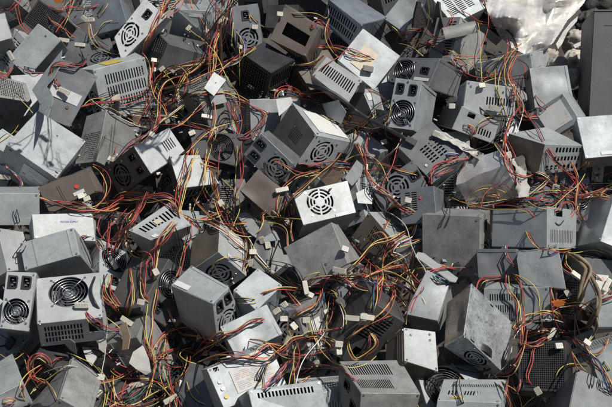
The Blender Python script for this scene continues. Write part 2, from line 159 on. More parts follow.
TRACES = [
 ('rr',2,[(18,-3),(16,8),(20,22),(30,33)]),
 ('rrkr',3,[(-3,9),(8,10),(14,4),(20,-3)]),
 ('ryk',2,[(44,10),(50,20),(58,26),(64,30),(72,38),(80,42)]),
 ('yk',1.5,[(84,42),(90,40),(98,32),(104,23),(119,22)]),
 ('yk',2,[(110,-3),(104,8),(98,14),(90,16)]),
 ('rrk',2.5,[(45,8),(60,10),(70,7),(90,8),(104,4)]),
 ('krkrok',3,[(50,80),(52,69),(61,65),(79,65),(87,59)]),
 ('rkor',2.5,[(52,74),(57,86),(65,91)]),
 ('rr',1.5,[(-3,79),(6,75),(13,67)]),
 ('yrbk',3,[(-2,160),(4,165),(12,172),(20,180),(22,186)]),
 ('rroykr',3.5,[(169,-3),(161,12),(155,24),(149,39),(142,53)]),
 ('ryk',2,[(142,53),(148,61),(150,71),(150,80),(155,96),(163,107),(167,118)]),
 ('rryk',3,[(184,-3),(176,6),(165,14),(158,22)]),
 ('rrk',2,[(208,-3),(214,6),(220,14)]),
 ('yyrrkr',4.5,[(219,8),(219,26),(214,45),(212,65),(210,80)]),
 ('yrk',2,[(227,10),(225,26),(214,47),(206,60)]),
 ('ybr',2,[(233,14),(229,39),(233,52)]),
 ('yyrk',2.5,[(256,46),(242,55),(226,67),(211,80)]),
 ('ry',1.5,[(249,10),(252,20),(255,26)]),
 ('yk',1.2,[(282,14),(302,14),(316,15),(326,19),(329,13),(327,3)]),
 ('yk',1.5,[(290,65),(310,65),(322,56)]),
 ('rrkr',2.5,[(304,18),(312,28),(318,22),(330,30)]),
 ('rrkryr',4,[(318,47),(339,48),(355,53),(376,61)]),
 ('yr',1.5,[(298,66),(314,64),(324,55)]),
 ('K',0,[(308,85),(329,91),(343,100),(355,110),(369,119),(388,129),(411,142)]),
 ('ry',1.5,[(342,127),(355,128),(357,135),(350,143)]),
 ('yk',1.3,[(385,115),(386,135),(393,140)]),
 ('rkrkr',3,[(235,138),(238,128),(231,109),(230,102),(239,101),(251,107),(262,112),(265,117),(259,127),(245,137),(235,138)]),
 ('ryb',2,[(235,108),(232,123),(236,135)]),
 ('rrb',2,[(238,108),(240,123),(237,137)]),
 ('yk',1.2,[(236,138),(236,170),(234,195),(232,207),(229,220)]),
 ('rr',1.2,[(241,138),(241,179),(236,193),(234,214)]),
 ('r',0,[(221,138),(219,160),(218,176)]),
 ('yry',2.5,[(210,142),(206,166),(203,186)]),
 ('rbkoy',2.5,[(211,170),(215,185),(219,198)]),
 ('rrykb',3,[(275,106),(277,94),(285,90),(298,94),(306,104)]),
 ('ry',1.5,[(276,106),(265,116),(254,124)]),
 ('yyk',2,[(199,95),(216,94),(233,96),(248,102)]),
 ('yrk',2.5,[(186,96),(202,94),(220,93),(236,90)]),
 ('ryk',2.5,[(222,72),(210,90),(196,94),(184,99)]),
 ('ryk',2,[(211,97),(192,113),(179,125),(168,130)]),
 ('yr',2,[(191,123),(206,129),(213,135),(207,149)]),
 ('rk',1.5,[(190,150),(196,141),(208,138),(220,143)]),
 ('yrk',2,[(214,99),(214,117),(210,133),(204,149)]),
 ('ryrkr',4,[(196,138),(189,156),(187,172),(179,189),(178,205),(182,219)]),
 ('yyk',2,[(200,140),(192,162),(187,181),(181,203),(177,221)]),
 ('yk',1.2,[(212,138),(205,170),(201,187),(190,218)]),
 ('yryr',3,[(110,206),(121,196),(137,195),(143,201)]),
 ('rorbkyr',4,[(134,214),(141,201),(155,197),(167,199),(175,207),(179,219)]),
 ('rrykrk',3,[(39,198),(55,202),(73,207),(92,210),(110,211),(119,208)]),
 ('yor',2,[(119,203),(110,208),(98,213),(90,217)]),
 ('r',0,[(118,140),(114,154),(111,159)]),
 ('rryrkrr',4.5,[(141,206),(128,224),(118,239),(112,256)]),
 ('ryk',2.5,[(113,268),(108,281),(110,291)]),
 ('yyrr',2.5,[(179,216),(167,230),(157,245),(155,267),(154,280)]),
 ('rrkr',3,[(178,219),(159,247),(147,261),(143,275),(144,291)]),
 ('rk',1.5,[(138,252),(149,254),(153,262),(150,276)]),
 ('ryk',2.5,[(190,216),(188,236),(179,259),(178,269),(176,277)]),
 ('rk',1.5,[(181,239),(184,249),(179,277)]),
 ('ryk',2,[(184,217),(198,221),(210,220),(222,214)]),
 ('ry',1.5,[(206,222),(214,226),(222,229)]),
 ('ryk',2,[(198,221),(212,216),(222,213),(236,213)]),
 ('yrwk',2.5,[(203,221),(214,226),(226,234),(237,243),(249,252)]),
 ('yk',1.5,[(209,272),(218,262),(232,258),(249,262)]),
 ('yr',1.5,[(262,231),(273,225),(285,231),(288,246)]),
 ('yyr',2,[(227,214),(232,224),(238,231)]),
 ('rykr',2.5,[(293,208),(291,226),(293,241)]),
 ('krbykr',2.5,[(284,193),(289,202),(291,216),(290,228)]),
 ('rykwrk',3,[(356,144),(365,160),(367,173),(375,187),(387,195),(398,205),(411,215)]),
 ('y',0,[(374,174),(382,173),(383,178),(377,181)]),
 ('yr',2,[(386,222),(389,210),(398,205),(410,209),(419,218)]),
 ('yykr',2.5,[(345,272),(361,258),(375,246),(387,240),(402,233),(413,227)]),
 ('yr',1.5,[(369,247),(371,236),(381,232),(387,240),(383,249),(376,253)]),
 ('yrk',2,[(395,209),(387,224),(384,236)]),
 ('k',0,[(378,231),(384,224),(396,228),(402,236),(392,240)]),
 ('bwrky',3,[(417,224),(412,236),(398,243),(391,253),(402,259),(410,271),(414,287)]),
 ('rrk',2,[(392,261),(402,270),(412,281)]),
 ('yyrr',3,[(375,266),(381,277),(376,291)]),
 ('ykby',2.5,[(375,276),(376,294),(372,312)]),
 ('rrk',2,[(381,271),(379,288),(374,310)]),
 ('yrkw',3,[(308,290),(312,280),(335,277),(353,278),(365,277),(376,285)]),
 ('rrybkk',4,[(291,319),(302,313),(313,309),(319,301),(322,288),(332,280),(345,282),(357,288),(370,290)]),
 ('yrk',2,[(256,300),(265,292),(279,288),(298,290),(308,291)]),
 ('oyr',2,[(285,290),(294,300),(303,309)]),
 ('yk',1.2,[(234,298),(247,298),(261,300)]),
 ('y',0,[(236,303),(250,303),(262,301)]),
 ('kbk',2,[(268,301),(283,308),(294,318)]),
 ('ybkrrk',4,[(198,339),(212,342),(222,335),(239,329),(253,322),(268,319)]),
 ('r',0,[(199,350),(212,342),(224,336)]),
 ('rrykrk',4,[(191,361),(206,347),(221,337),(234,330)]),
 ('yk',1.5,[(198,336),(216,343),(228,352)]),
 ('ryrkk',3,[(198,363),(216,357),(233,355),(253,357),(261,350),(269,345),(282,346)]),
 ('yrkrk',3,[(218,361),(243,359),(265,359),(275,354),(285,348),(294,341),(306,339),(320,342)]),
 ('yykr',3,[(298,337),(318,338),(336,343)]),
 ('yrk',2,[(299,335),(320,332),(342,328)]),
 ('rokprkk',3.5,[(263,391),(279,374),(290,363),(296,367),(292,379)]),
 ('bwyb',2,[(263,391),(264,376),(269,359)]),
 ('kkk',2,[(258,389),(259,380),(265,361)]),
 ('ryk',2,[(296,375),(310,371),(321,363)]),
 ('yr',1.5,[(295,385),(310,376)]),
 ('yyr',2,[(348,339),(349,349),(356,360),(371,351),(376,342),(369,330)]),
 ('rk',1.5,[(369,330),(368,345),(359,355)]),
 ('ryko',3,[(343,341),(365,326),(383,313),(394,296),(394,284)]),
 ('yk',1.5,[(394,287),(404,301),(407,309),(406,324)]),
 ('rk',1.5,[(374,326),(387,319),(403,317)]),
 ('rrkyr',3.5,[(400,267),(416,281),(422,288),(412,305),(403,322)]),
 ('bkgkkr',3.5,[(417,271),(435,278),(452,285)]),
 ('rr',1.5,[(476,290),(482,279),(504,277)]),
 ('yk',1.5,[(480,290),(484,283),(497,280)]),
 ('rrwk',2.5,[(506,246),(507,255),(512,263),(519,270)]),
 ('yyr',2,[(507,271),(508,290),(517,303),(518,330)]),
 ('rryk',2.5,[(509,273),(520,286),(522,309),(522,329),(521,350)]),
 ('yk',1.5,[(512,273),(527,282),(537,294),(540,309),(541,334)]),
 ('yrykr',4,[(514,329),(531,317),(551,313),(560,317)]),
 ('rykry',4,[(514,335),(531,332),(550,333)]),
 ('rrok',3.5,[(513,343),(534,345),(548,339)]),
 ('rrkwr',3,[(559,337),(567,338),(576,342)]),
 ('rry',2,[(491,376),(508,374),(516,364),(524,347),(527,330)]),
 ('rrkrk',3.5,[(509,379),(511,390),(517,393),(520,381),(515,373)]),
 ('rr',1.3,[(541,341),(533,349),(531,362),(528,378),(537,391)]),
 ('yk',1.5,[(556,387),(559,374),(571,365),(587,366)]),
 ('yrk',2,[(571,352),(577,366),(585,372)]),
 ('yrkbkrk',5,[(574,339),(584,350),(596,364),(606,380),(613,394)]),
 ('yk',1.5,[(597,355),(608,366),(613,377)]),
 ('CC',3,[(567,254),(580,260),(589,271),(582,293),(578,309),(577,318)]),
 ('CC',2,[(589,274),(598,295),(596,313),(588,328)]),
 ('ooo',3,[(551,312),(558,305),(567,300)]),
 ('rykob',3,[(565,254),(564,265),(569,271),(577,280)]),
 ('yr',1.5,[(570,256),(584,265),(596,275),(607,286)]),
 ('yyr',2,[(538,248),(557,251),(570,249)]),
 ('rrkrkrk',4.5,[(548,149),(557,161),(569,177),(579,187),(589,198)]),
 ('rkrkr',3.5,[(521,170),(537,178),(555,186),(575,195),(590,200)]),
 ('yw',1.5,[(531,170),(543,175),(552,182)]),
 ('ryk',2,[(556,190),(557,180),(558,170)]),
 ('yr',1.5,[(578,170),(586,165),(588,157)]),
 ('oyr',2.5,[(589,199),(598,196),(609,198)]),
 ('orbkkr',3.5,[(501,207),(518,201),(537,201),(556,203)]),
 ('ykr',2.5,[(517,200),(545,193),(572,191)]),
 ('rr',1.5,[(551,216),(561,205),(571,203),(574,211),(567,219)]),
 ('ybyrk',3,[(550,212),(557,209),(563,200)]),
 ('k',0,[(549,216),(559,225),(567,215)]),
 ('y',0,[(470,208),(472,195),(483,189),(500,190),(515,200)]),
 ('r',0,[(481,208),(484,195),(494,187),(508,187),(517,196)]),
 ('rrrork',3.5,[(431,184),(435,169),(449,161),(468,159)]),
 ('orr',2.5,[(431,184),(439,173),(454,167)]),
 ('wbkk',2.5,[(440,162),(449,156),(466,154)]),
 ('yk',2,[(457,130),(466,125),(474,130),(470,140)]),
 ('rrkr',3,[(464,122),(471,127),(476,140)]),
 ('yr',2,[(476,136),(479,125),(489,119),(499,123)]),
 ('ry',1.5,[(489,112),(499,110),(506,118)]),
 ('y',0,[(495,70),(496,88),(504,109),(509,118)]),
 ('kbkk',4,[(484,84),(487,68),(495,60),(507,55)]),
 ('yk',1.5,[(494,78),(498,63),(508,54),(518,53)]),
 ('rrroykr',4,[(517,53),(511,66),(509,76),(516,96),(521,113),(531,117),(542,117)]),
 ('yk',1.5,[(505,60),(499,75),(499,92),(506,117),(508,136)]),
 ('kr',1.5,[(518,60),(526,68),(526,80)]),
 ('N',0,[(488,25),(498,26),(508,31),(515,41),(518,53)]),
 ('rkr',2.5,[(535,95),(541,104),(552,112)]),
 ('rr',1.5,[(503,136),(511,149),(516,158),(521,176)]),
 ('rkr',2,[(507,155),(515,175),(521,194)]),
 ('rk',1.5,[(399,36),(412,32),(426,33),(441,42)]),
 ('rrk',2.5,[(399,42),(416,42),(435,46),(452,56)]),
 ('rr',1.5,[(435,33),(449,25),(452,15),(447,10)]),
 ('rrkk',3,[(455,8),(467,15),(477,23),(488,25),(498,29)]),
 ('yk',1.5,[(399,44),(412,48),(423,56)]),
 ('rrkrk',4,[(452,58),(461,67),(468,78)]),
 ('yk',1.5,[(388,25),(396,33),(402,40)]),
 ('rrk',2.5,[(396,40),(406,33),(421,30)]),
 ('rrkby',3,[(84,310),(96,325),(106,330),(119,331)]),
 ('yrk',2.5,[(97,288),(106,300),(119,308)]),
 ('yrrk',3,[(104,275),(104,290),(112,303),(122,318)]),
 ('rrk',2.5,[(111,275),(110,292),(116,303),(122,308)]),
 ('yyr',2.5,[(130,269),(132,286),(130,305),(128,318)]),
 ('rr',1.5,[(122,334),(121,350)]),
 ('rrry',3,[(142,275),(143,294),(150,303)]),
 ('ry',1.5,[(157,284),(156,301),(153,319),(151,337),(148,351)]),
 ('yk',1.5,[(147,302),(145,321),(146,340),(148,352)]),
 ('yyrk',2.5,[(144,327),(146,343),(153,358),(152,378),(145,401)]),
 ('rrk',2.5,[(151,333),(149,366),(146,379)]),
 ('ryk',2,[(166,302),(174,323),(181,335),(198,338),(213,341)]),
 ('yk',1.5,[(195,347),(183,348),(178,355),(185,361),(196,364)]),
 ('yk',1.5,[(185,375),(188,390),(194,400),(207,406)]),
 ('y',0,[(192,381),(198,392),(204,398)]),
 ('rrrkk',4,[(111,405),(127,390),(142,377)]),
 ('krgkk',4,[(118,407),(139,394),(151,386),(168,390)]),
 ('rrkoy',3,[(46,383),(32,376),(31,362),(39,356),(48,361),(50,368)]),
 ('yor',2.5,[(25,401),(22,388),(30,374),(44,364)]),
 ('ry',2,[(-2,352),(12,357),(24,352)]),
 ('oyr',2.5,[(-2,404),(10,400),(21,404)]),
 ('rk',1.5,[(52,367),(57,360),(68,358)]),
 ('bykr',2.5,[(82,236),(92,236),(100,245),(105,259)]),
 ('kk',2,[(81,237),(87,251),(93,268)]),
 ('N',0,[(97,272),(91,290),(96,305),(103,313)]),
]
PLUGS = [(11,56,60,'atx'),(64,91,25,'atx'),(4,177,5,'atx'),(167,120,70,'mol'),(255,27,10,'mol'),(280,14,5,'mol'),(240,47,25,'mol'),(368,69,10,'blk'),(384,142,-15,'mol'),(181,103,15,'mol'),(181,123,-5,'mol'),(207,117,10,'atx'),(111,159,20,'mol'),(139,202,10,'mol'),(81,196,-20,'mol'),(87,199,-22,'mol'),(113,263,60,'atx'),(253,252,0,'mol'),(251,263,80,'mol'),(282,190,-12,'atx'),(375,187,60,'tie'),(392,199,40,'tie'),(310,295,25,'mol'),(284,305,-35,'mol'),(277,311,-35,'mol'),(284,319,0,'mol'),(306,320,0,'mol'),(294,326,50,'mol'),(288,338,-60,'atx'),(339,344,5,'mol'),(339,351,85,'mol'),(230,357,80,'tie'),(552,334,-60,'atx'),(559,346,0,'mol'),(538,391,60,'mol'),(577,276,35,'atx'),(607,285,-60,'atx'),(551,181,30,'mol'),(589,197,60,'tie'),(82,305,0,'atx'),(127,321,30,'atx'),(141,302,10,'mol'),(198,338,10,'tie'),(452,106,0,'mol'),(411,141,30,'blk'),(364,317,-80,'mol'),(352,318,5,'atx'),(367,317,10,'atx'),(408,200,15,'mol'),(156,272,60,'mol'),(262,240,70,'mol'),(268,245,80,'mol'),(345,249,20,'mol'),(358,252,35,'mol'),(328,112,10,'mol'),(436,134,20,'mol'),(495,108,15,'atx'),(509,155,75,'mol'),(556,187,10,'mol'),(585,307,30,'atx'),(318,364,60,'mol'),(221,203,60,'mol'),(64,40,10,'atx'),(80,45,5,'atx'),(84,18,40,'mol'),(207,31,30,'mol'),(216,130,40,'mol')]
SPEC = {
 'P1': ('g', {'WD': [('slots', 0.12, 0.18, 0.82, 0.93, 3, 15, 0.5), ('label', 0.55, 0.22, 0.72, 0.38, 'beige')], 'WH': [('iec', 0.2, 0.5), ('fan', 0.62, 0.5, 36, 'ring')], 'DH': [('label', 0.3, 0.15, 0.62, 0.85, 'yellow')]}, 'large light grey power supply with a big slotted vent face and yellow sticker', 'the big slotted vent unit'),
 'P2': ('w', {'WH': [('fan', 0.33, 0.55, 36, 'ring'), ('iec', 0.8, 0.55)]}, 'bright white power supply with black punched fan rings near the top edge', 'the bright white fan unit at upper left'),
 'P3': ('dg', {'WH': [('fan', 0.32, 0.5, 36, 'ring'), ('iec', 0.78, 0.45)]}, 'dark grey power supply with fan grille tucked behind the big slotted vent unit', 'the dark fan unit behind the slotted vent'),
 'P4': ('g', {'DH': [('dot', 0.12, 0.5, 3, 'black'), ('dot', 0.85, 0.2, 3, 'black')]}, 'plain grey power supply standing on edge with small black corner screws', 'the plain grey unit on edge at upper left'),
 'P5': ('dg', {'WD': [('label', 0.1, 0.38, 0.95, 0.58, 'galv'), ('dot', 0.3, 0.3, 5, 'brown')]}, 'opened dark power supply with a pale stripe across its dusty shell', 'the opened unit with a pale stripe'),
 'P6': ('g', {'WD': [('dot', 0.45, 0.75, 2.5, 'white'), ('hole', 0.06, 0.1, 9, 4)], 'WH': [('label', 0.1, 0.2, 0.6, 0.8, 'paper'), ('hole', 0.9, 0.1, 8, 4)]}, 'big smooth pale grey power supply with a jagged shadow and white label', 'the smooth pale grey unit at left'),
 'P7': ('g', {'WH': [], 'WD': []}, 'plain dusty grey power supply cut by the left edge above dark shade', 'the plain unit at the left edge'),
 'P8': ('w', {'DH': [('dot', 0.2, 0.5, 2, 'black')], 'WD': []}, 'white topped power supply at the left edge, leaning in dark shade', 'the white ended unit at the left edge'),
 'P9': ('g', {'WH': [('line', 0.12, 0, 0.12, 1), ('line', 0.75, 0, 0.75, 1)], 'DH': [('hole', 0.4, 0.3, 8, 3)]}, 'pale grey power supply lying level with two pressed seam lines', 'the pale unit with two seam lines'),
 'P10': ('b', {'WH': [('dot', 0.32, 0.52, 6, 'red'), ('line', 0.6, 0.2, 0.6, 0.9), ('line', 0.64, 0.2, 0.64, 0.9), ('label', 0.22, 0.2, 0.44, 0.34, 'paper'), ('label', 0.22, 0.03, 0.36, 0.14, 'paper')], 'DH': []}, 'dirty brown power supply with a round red sticker', 'the brown unit with the red dot'),
 'P11': ('d', {'WH': [('fan', 0.66, 0.5, 35, 'ring'), ('iec', 0.18, 0.28), ('iec', 0.18, 0.74)], 'DH': [('slots', 0.6, 0.28, 0.9, 0.72, 5, 1, 0.45)]}, 'charcoal fan power supply with white slotted side and two inlets', 'the charcoal unit with a white slotted side', 'DH', 'w'),  # charcoal fan panel: its shade is put into the tone, along with dust
 'P12': ('d', {'WH': [('fan', 0.48, 0.5, 34, 'ring')], 'WD': [('slots', 0.08, 0.1, 0.92, 0.9, 3, 8, 0.6)], 'DH': []}, 'dark power supply with oval fan slots and a white top', 'the dark unit with the white top', 'DH', 'w'),
 'P13': ('dg', {'HD': [], 'WH': [], 'DH': [('hex', 0.06, 0.06, 0.94, 0.94, 7)]}, 'slate grey power supply with plain long face and ribbed vent side', 'the slate unit with the ribbed side'),
 'P14': ('g', {'WH': [('slots', 0.06, 0.28, 0.3, 0.75, 5, 1, 0.4), ('label', 0.22, 0.12, 0.62, 0.22, 'paper'), ('dot', 0.62, 0.75, 6, 'galv')], 'DH': []}, 'grey power supply with five short slots and a narrow white tag', 'the grey unit with a narrow white tag'),
 'P15': ('dg', {'WH': [('fan', 0.3, 0.5, 35, 'ring'), ('iec', 0.78, 0.5)]}, 'dark fan power supply standing upright among wires and white plugs', 'the upright dark fan unit at top'),
 'P16': ('k', {'WD': [('hex', 0.08, 0.08, 0.92, 0.92, 9)], 'WH': [], 'DH': [('slots', 0.1, 0.1, 0.9, 0.9, 2, 9, 0.6)]}, 'black power supply with smooth top and mesh side in deep shade', 'the black mesh sided unit'),
 'P17': ('k', {'DH': [], 'WD': []}, 'small black boxed power supply with a yellow cable plug lying across', 'the black unit under the yellow plug'),
 'P18': ('b', {'WD': [('hole', 0.45, 0.45, 90, 42)], 'WH': [('slots', 0.1, 0.2, 0.9, 0.8, 12, 1, 0.5)]}, 'brown opened power supply frame with a dark rectangular mouth', 'the brown open frame at top'),
 'P19': ('bl', {'WH': [('slots', 0.05, 0.15, 0.95, 0.85, 13, 2, 0.5)], 'WD': [], 'DH': []}, 'large blue grey power supply with rows of slots at the top', 'the large blue grey unit at top'),
 'P20': ('g', {'WH': [('slots', 0.1, 0.25, 0.9, 0.75, 18, 1, 0.5)], 'WD': [('label', 0.35, 0.15, 0.75, 0.7, 'beige')]}, 'pale power supply with beige paper on top under a heap of wires', 'the pale unit with beige paper'),
 'P21': ('w', {'WH': [('slots', 0.08, 0.3, 0.92, 0.8, 14, 1, 0.5)]}, 'white power supply with one long row of black slots', 'the white unit with the long slot row'),
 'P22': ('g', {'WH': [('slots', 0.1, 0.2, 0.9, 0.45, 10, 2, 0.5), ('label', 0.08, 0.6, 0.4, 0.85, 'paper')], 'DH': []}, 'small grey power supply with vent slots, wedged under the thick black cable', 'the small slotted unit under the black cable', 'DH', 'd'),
 'P23': ('g', {'WD': [('label', 0.16, 0.14, 0.86, 0.84, 'paper'), ('dot', 0.06, 0.05, 2, 'black')], 'WH': [('fan', 0.36, 0.5, 38, 'ring'), ('iec', 0.82, 0.5)], 'DH': [('hex', 0.28, 0.32, 0.62, 0.68, 5)]}, 'grey power supply with a big white rating label and fan below it', 'the unit with the big white label', 'DH', 'd'),  # dark side: the shade of facing left is put into its tone
 'P24': ('dg', {'WH': [('fan', 0.28, 0.5, 36, 'ring'), ('iec', 0.86, 0.3), ('iec', 0.8, 0.74)]}, 'dark grey power supply with cross shaped fan grille and two black inlets', 'the two inlet fan unit at the centre', 'DH', 'g'),  # paler side: its sunlit look is put into the tone
 'P25': ('b', {'WH': [], 'DH': [('line', 0.5, 0, 0.5, 1)]}, 'brownish plain power supply below the cross grille fan unit', 'the brownish unit below the centre fan'),
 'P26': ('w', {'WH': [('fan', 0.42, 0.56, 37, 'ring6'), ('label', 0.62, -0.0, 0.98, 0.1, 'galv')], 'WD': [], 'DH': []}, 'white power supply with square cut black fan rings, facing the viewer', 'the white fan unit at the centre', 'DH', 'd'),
 'P27': ('g2', {'WD': [('line', 0.48, 0, 0.48, 1), ('dot', 0.4, 0.25, 2.5, 'white')], 'DH': []}, 'large plain brownish grey power supply with one diagonal pressed crease', 'the large creased unit at the centre'),
 'P28': ('g', {'WH': [('slots', 0.1, 0.12, 0.72, 0.62, 14, 3, 0.55)], 'WD': []}, 'grey power supply with three rows of slots draped in yellow wire', 'the three row slotted unit', 'WH', 'b'),
 'P29': ('g2', {'WD': [('dot', 0.06, 0.05, 2, 'black'), ('dot', 0.95, 0.06, 2, 'black')], 'WH': [('fan', 0.66, 0.5, 34, 'ring'), ('iec', 0.2, 0.5)]}, 'large square mud grey power supply with its fan side turned to the right', 'the large square grey unit at right'),
 'P30': ('g', {'WH': [('slots', 0.1, 0.1, 0.88, 0.48, 14, 1, 0.4), ('hole', 0.4, 0.86, 34, 14)], 'DH': []}, 'long grey power supply with upright slots below a coil of wires', 'the long grey unit with the wire coil'),
 'P31': ('g', {'WD': [], 'WH': [('slots', 0.28, 0.08, 0.95, 0.3, 8, 1, 0.6), ('slots', 0.28, 0.4, 0.95, 0.6, 8, 1, 0.6), ('slots', 0.12, 0.7, 0.95, 0.92, 8, 1, 0.6)], 'DH': []}, 'grey power supply with brown front and three bands of wide slots', 'the unit with three slot bands', 'DH', 'b'),
 'P32': ('m', {'WH': [('grid',)], 'WD': [('grid',)], 'DH': [('grid',)]}, 'crumpled shiny metal power supply case with bright glare on its slope', 'the crumpled shiny case'),
 'P33': ('dg', {'WD': [('slots', 0.3, 0.3, 0.7, 0.52, 6, 2, 0.5), ('slots', 0.3, 0.55, 0.7, 0.76, 6, 2, 0.5), ('dot', 0.35, 0.16, 4, 'galv'), ('dot', 0.2, 0.6, 2.5, 'galv')]}, 'slate power supply with a square of diagonal slots', 'the diagonal slot unit'),
 'P34': ('dg', {'WH': [('slots', 0.5, 0.35, 0.88, 0.9, 2, 9, 0.5), ('dot', 0.4, 0.7, 3.5, 'red')], 'DH': []}, 'dark slate power supply with stacked slots and a red spot', 'the dark slate unit with the red spot'),
 'P35': ('g', {'WH': [('fan', 0.32, 0.5, 37, 'wire'), ('iec', 0.8, 0.26), ('iec', 0.8, 0.74), ('dot', 0.95, 0.5, 3, 'blue')], 'DH': []}, 'grey power supply with round wire fan guard and two inlets side by side', 'the grey unit with two side by side inlets'),
 'P36': ('dg', {'WH': [('fan', 0.68, 0.5, 37, 'wire'), ('iec', 0.22, 0.55), ('label', 0.05, 0.2, 0.4, 0.3, 'paper')], 'DH': []}, 'dark fronted power supply with wire fan guard and brushed metal side', 'the wire guard unit with brushed side'),
 'P37': ('w', {'WH': [('slots', 0.42, 0.3, 0.92, 0.62, 9, 1, 0.5), ('dot', 0.1, 0.85, 2, 'black'), ('dot', 0.75, 0.8, 2, 'black')], 'DH': []}, 'cream grey power supply with nine vertical slots, tilted on others', 'the cream slotted unit'),
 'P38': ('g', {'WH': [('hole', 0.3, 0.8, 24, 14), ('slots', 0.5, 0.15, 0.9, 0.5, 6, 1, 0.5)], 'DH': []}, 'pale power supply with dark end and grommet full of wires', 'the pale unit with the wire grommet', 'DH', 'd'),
 'P39': ('g', {'WH': [], 'DH': []}, 'grey power supply behind hanging yellow and red cables near crumpled foil', 'the grey unit behind hanging cables'),
 'P40': ('g', {'WD': []}, 'plain pale blue grey power supply panel beside the pale rubble', 'the plain pale unit by the rubble'),
 'P41': ('g', {'WD': [('label', 0.12, 0.16, 0.78, 0.88, 'paper')]}, 'grey power supply with a square white label tilted upward', 'the unit with the square white label'),
 'P43': ('bl2', {'WD': [('label', 0.3, 0.05, 0.55, 0.13, 'paper')]}, 'broad pale blue power supply lid at the right edge', 'the broad pale lid at right edge'),
 'P45': ('g', {'WH': [('fan', 0.45, 0.75, 36, 'ring')], 'DH': [('slots', 0.15, 0.25, 0.85, 0.75, 3, 12, 0.5)], 'WD': []}, 'tipped grey power supply at the right edge with slots underneath', 'the tipped unit at right edge'),
 'P46': ('g', {'WH': []}, 'pale grey power supply half in shadow under the long grey unit', 'the half shaded unit'),
 'P46b': ('dg', {'WD': [], 'DH': []}, 'dark power supply sunk in the gap under the square grey unit', 'the sunken dark unit'),
 'P47': ('g', {'WH': [('slots', 0.4, 0.14, 0.92, 0.4, 14, 1, 0.5), ('slots', 0.55, 0.48, 0.9, 0.75, 10, 1, 0.5)]}, 'pale grey power supply with two rows of slots behind yellow cables', 'the two row slotted unit'),
 'P48': ('z', {'WD': [('hole', 0.2, 0.04, 14, 4), ('hole', 0.5, 0.95, 12, 4)], 'WH': [('fan', 0.52, 0.5, 36, 'ring')], 'DH': []}, 'big scuffed power supply with mottled metal lid and brown stained side', 'the big scuffed unit', 'DH', 'b2'),
 'P49': ('g2', {'WD': [('slots', 0.05, 0.52, 0.74, 0.92, 18, 1, 0.55), ('slots', 0.05, 0.12, 0.62, 0.44, 18, 1, 0.55)], 'DH': [('iec', 0.6, 0.3), ('iec', 0.3, 0.6)], 'WH': []}, 'grey power supply with two long rows of top slots, bottom right of centre', 'the double slot row unit at the bottom'),
 'P50': ('g', {'WH': [('slots', 0.1, 0.72, 0.88, 0.9, 16, 1, 0.55)]}, 'grey power supply with a row of slots cut by the bottom edge', 'the slotted unit at the bottom edge'),
 'P51': ('g', {'WD': [('label', 0.28, 0.22, 0.92, 0.78, 'print'), ('dot', 0.1, 0.25, 5, 'yellow'), ('dot', 0.1, 0.45, 5, 'galv'), ('dot', 0.1, 0.62, 5, 'galv'), ('hole', 0.12, 0.92, 12, 10)]}, 'grey power supply with printed label and round stickers near the bottom', 'the unit with the printed label'),
 'P52': ('g', {'WH': []}, 'small pale grey lid corner beside the two inlet grey unit', 'the small pale corner'),
 'P52b': ('g', {'WD': []}, 'grey power supply under crossing bundles of black and yellow wire', 'the grey unit under crossing bundles'),
 'P53': ('g', {'DH': [('label', 0.78, 0.0, 0.97, 0.0, 'paper'), ('label', 0.62, 0.05, 0.96, 0.26, 'paper')], 'WH': [('fan', 0.66, 0.5, 33, 'ring'), ('iec', 0.2, 0.3), ('iec', 0.2, 0.74)], 'WD': []}, 'bulky grey power supply with paper strip on top and fan end', 'the bulky unit with a paper strip'),
 'P54': ('w', {'WD': [('label', 0.3, 0.55, 0.9, 0.9, 'paper'), ('label', 0.3, 0.1, 0.8, 0.2, 'print')], 'WH': [('fan', 0.5, 0.5, 36, 'ring')], 'DH': []}, 'pale lidded power supply with fan beneath, left of centre', 'the pale lidded unit left of centre', 'DH', 'b'),
 'P55': ('g', {'WH': [('slots', 0.12, 0.45, 0.92, 0.85, 10, 1, 0.5), ('label', 0.12, 0.06, 0.25, 0.22, 'paper'), ('label', 0.45, 0.55, 0.6, 0.75, 'beige')]}, 'pale power supply with one slanting row of ten slots', 'the slanting ten slot unit'),
 'P57': ('w', {'WD': [('fan', 0.5, 0.62, 45, 'wire'), ('bolt',)], 'WH': [('slots', 0.32, 0.16, 0.92, 0.86, 12, 3, 0.55), ('hole', 0.14, 0.4, 26, 34)]}, 'white power supply with chrome wire fan guard on its top', 'the white unit with chrome fan guard'),
 'P58': ('w', {'WH': [('fan', 0.32, 0.5, 35, 'chrome'), ('iec', 0.82, 0.28), ('iec', 0.82, 0.74)]}, 'black and white power supply with small chrome guard at the left', 'the unit with the small chrome guard'),
 'P59': ('g2', {'DH': [], 'WD': [('line', 0.05, 0, 0.05, 1)], 'WH': [('hole', 0.3, 0.3, 40, 40)]}, 'grey steel power supply standing on its corner at bottom left', 'the cornered unit at bottom left'),
 'P60': ('g', {'WD': [], 'WH': []}, 'grey power supply with white lower edge at the bottom left corner', 'the unit at the bottom left corner'),
 'P63a': ('g', {'DH': []}, 'pale power supply lid crossed by cables below the white metal strip', 'the lid below the metal strip'),
 'P63c': ('b', {'WH': [('dot', 0.2, 0.8, 2, 'black'), ('dot', 0.8, 0.75, 2, 'black'), ('dot', 0.8, 0.9, 2, 'black')], 'DH': [('line', 0.1, 0, 0.1, 1), ('line', 0.2, 0, 0.2, 1), ('line', 0.3, 0, 0.3, 1)]}, 'brown ridged power supply with a bright white end', 'the brown unit with the white end', 'WH', 'w'),
 'P65': ('g', {'WD': [('fan', 0.42, 0.58, 56, 'black')], 'WH': []}, 'white power supply with a large black spiral fan guard', 'the unit with the large black guard'),
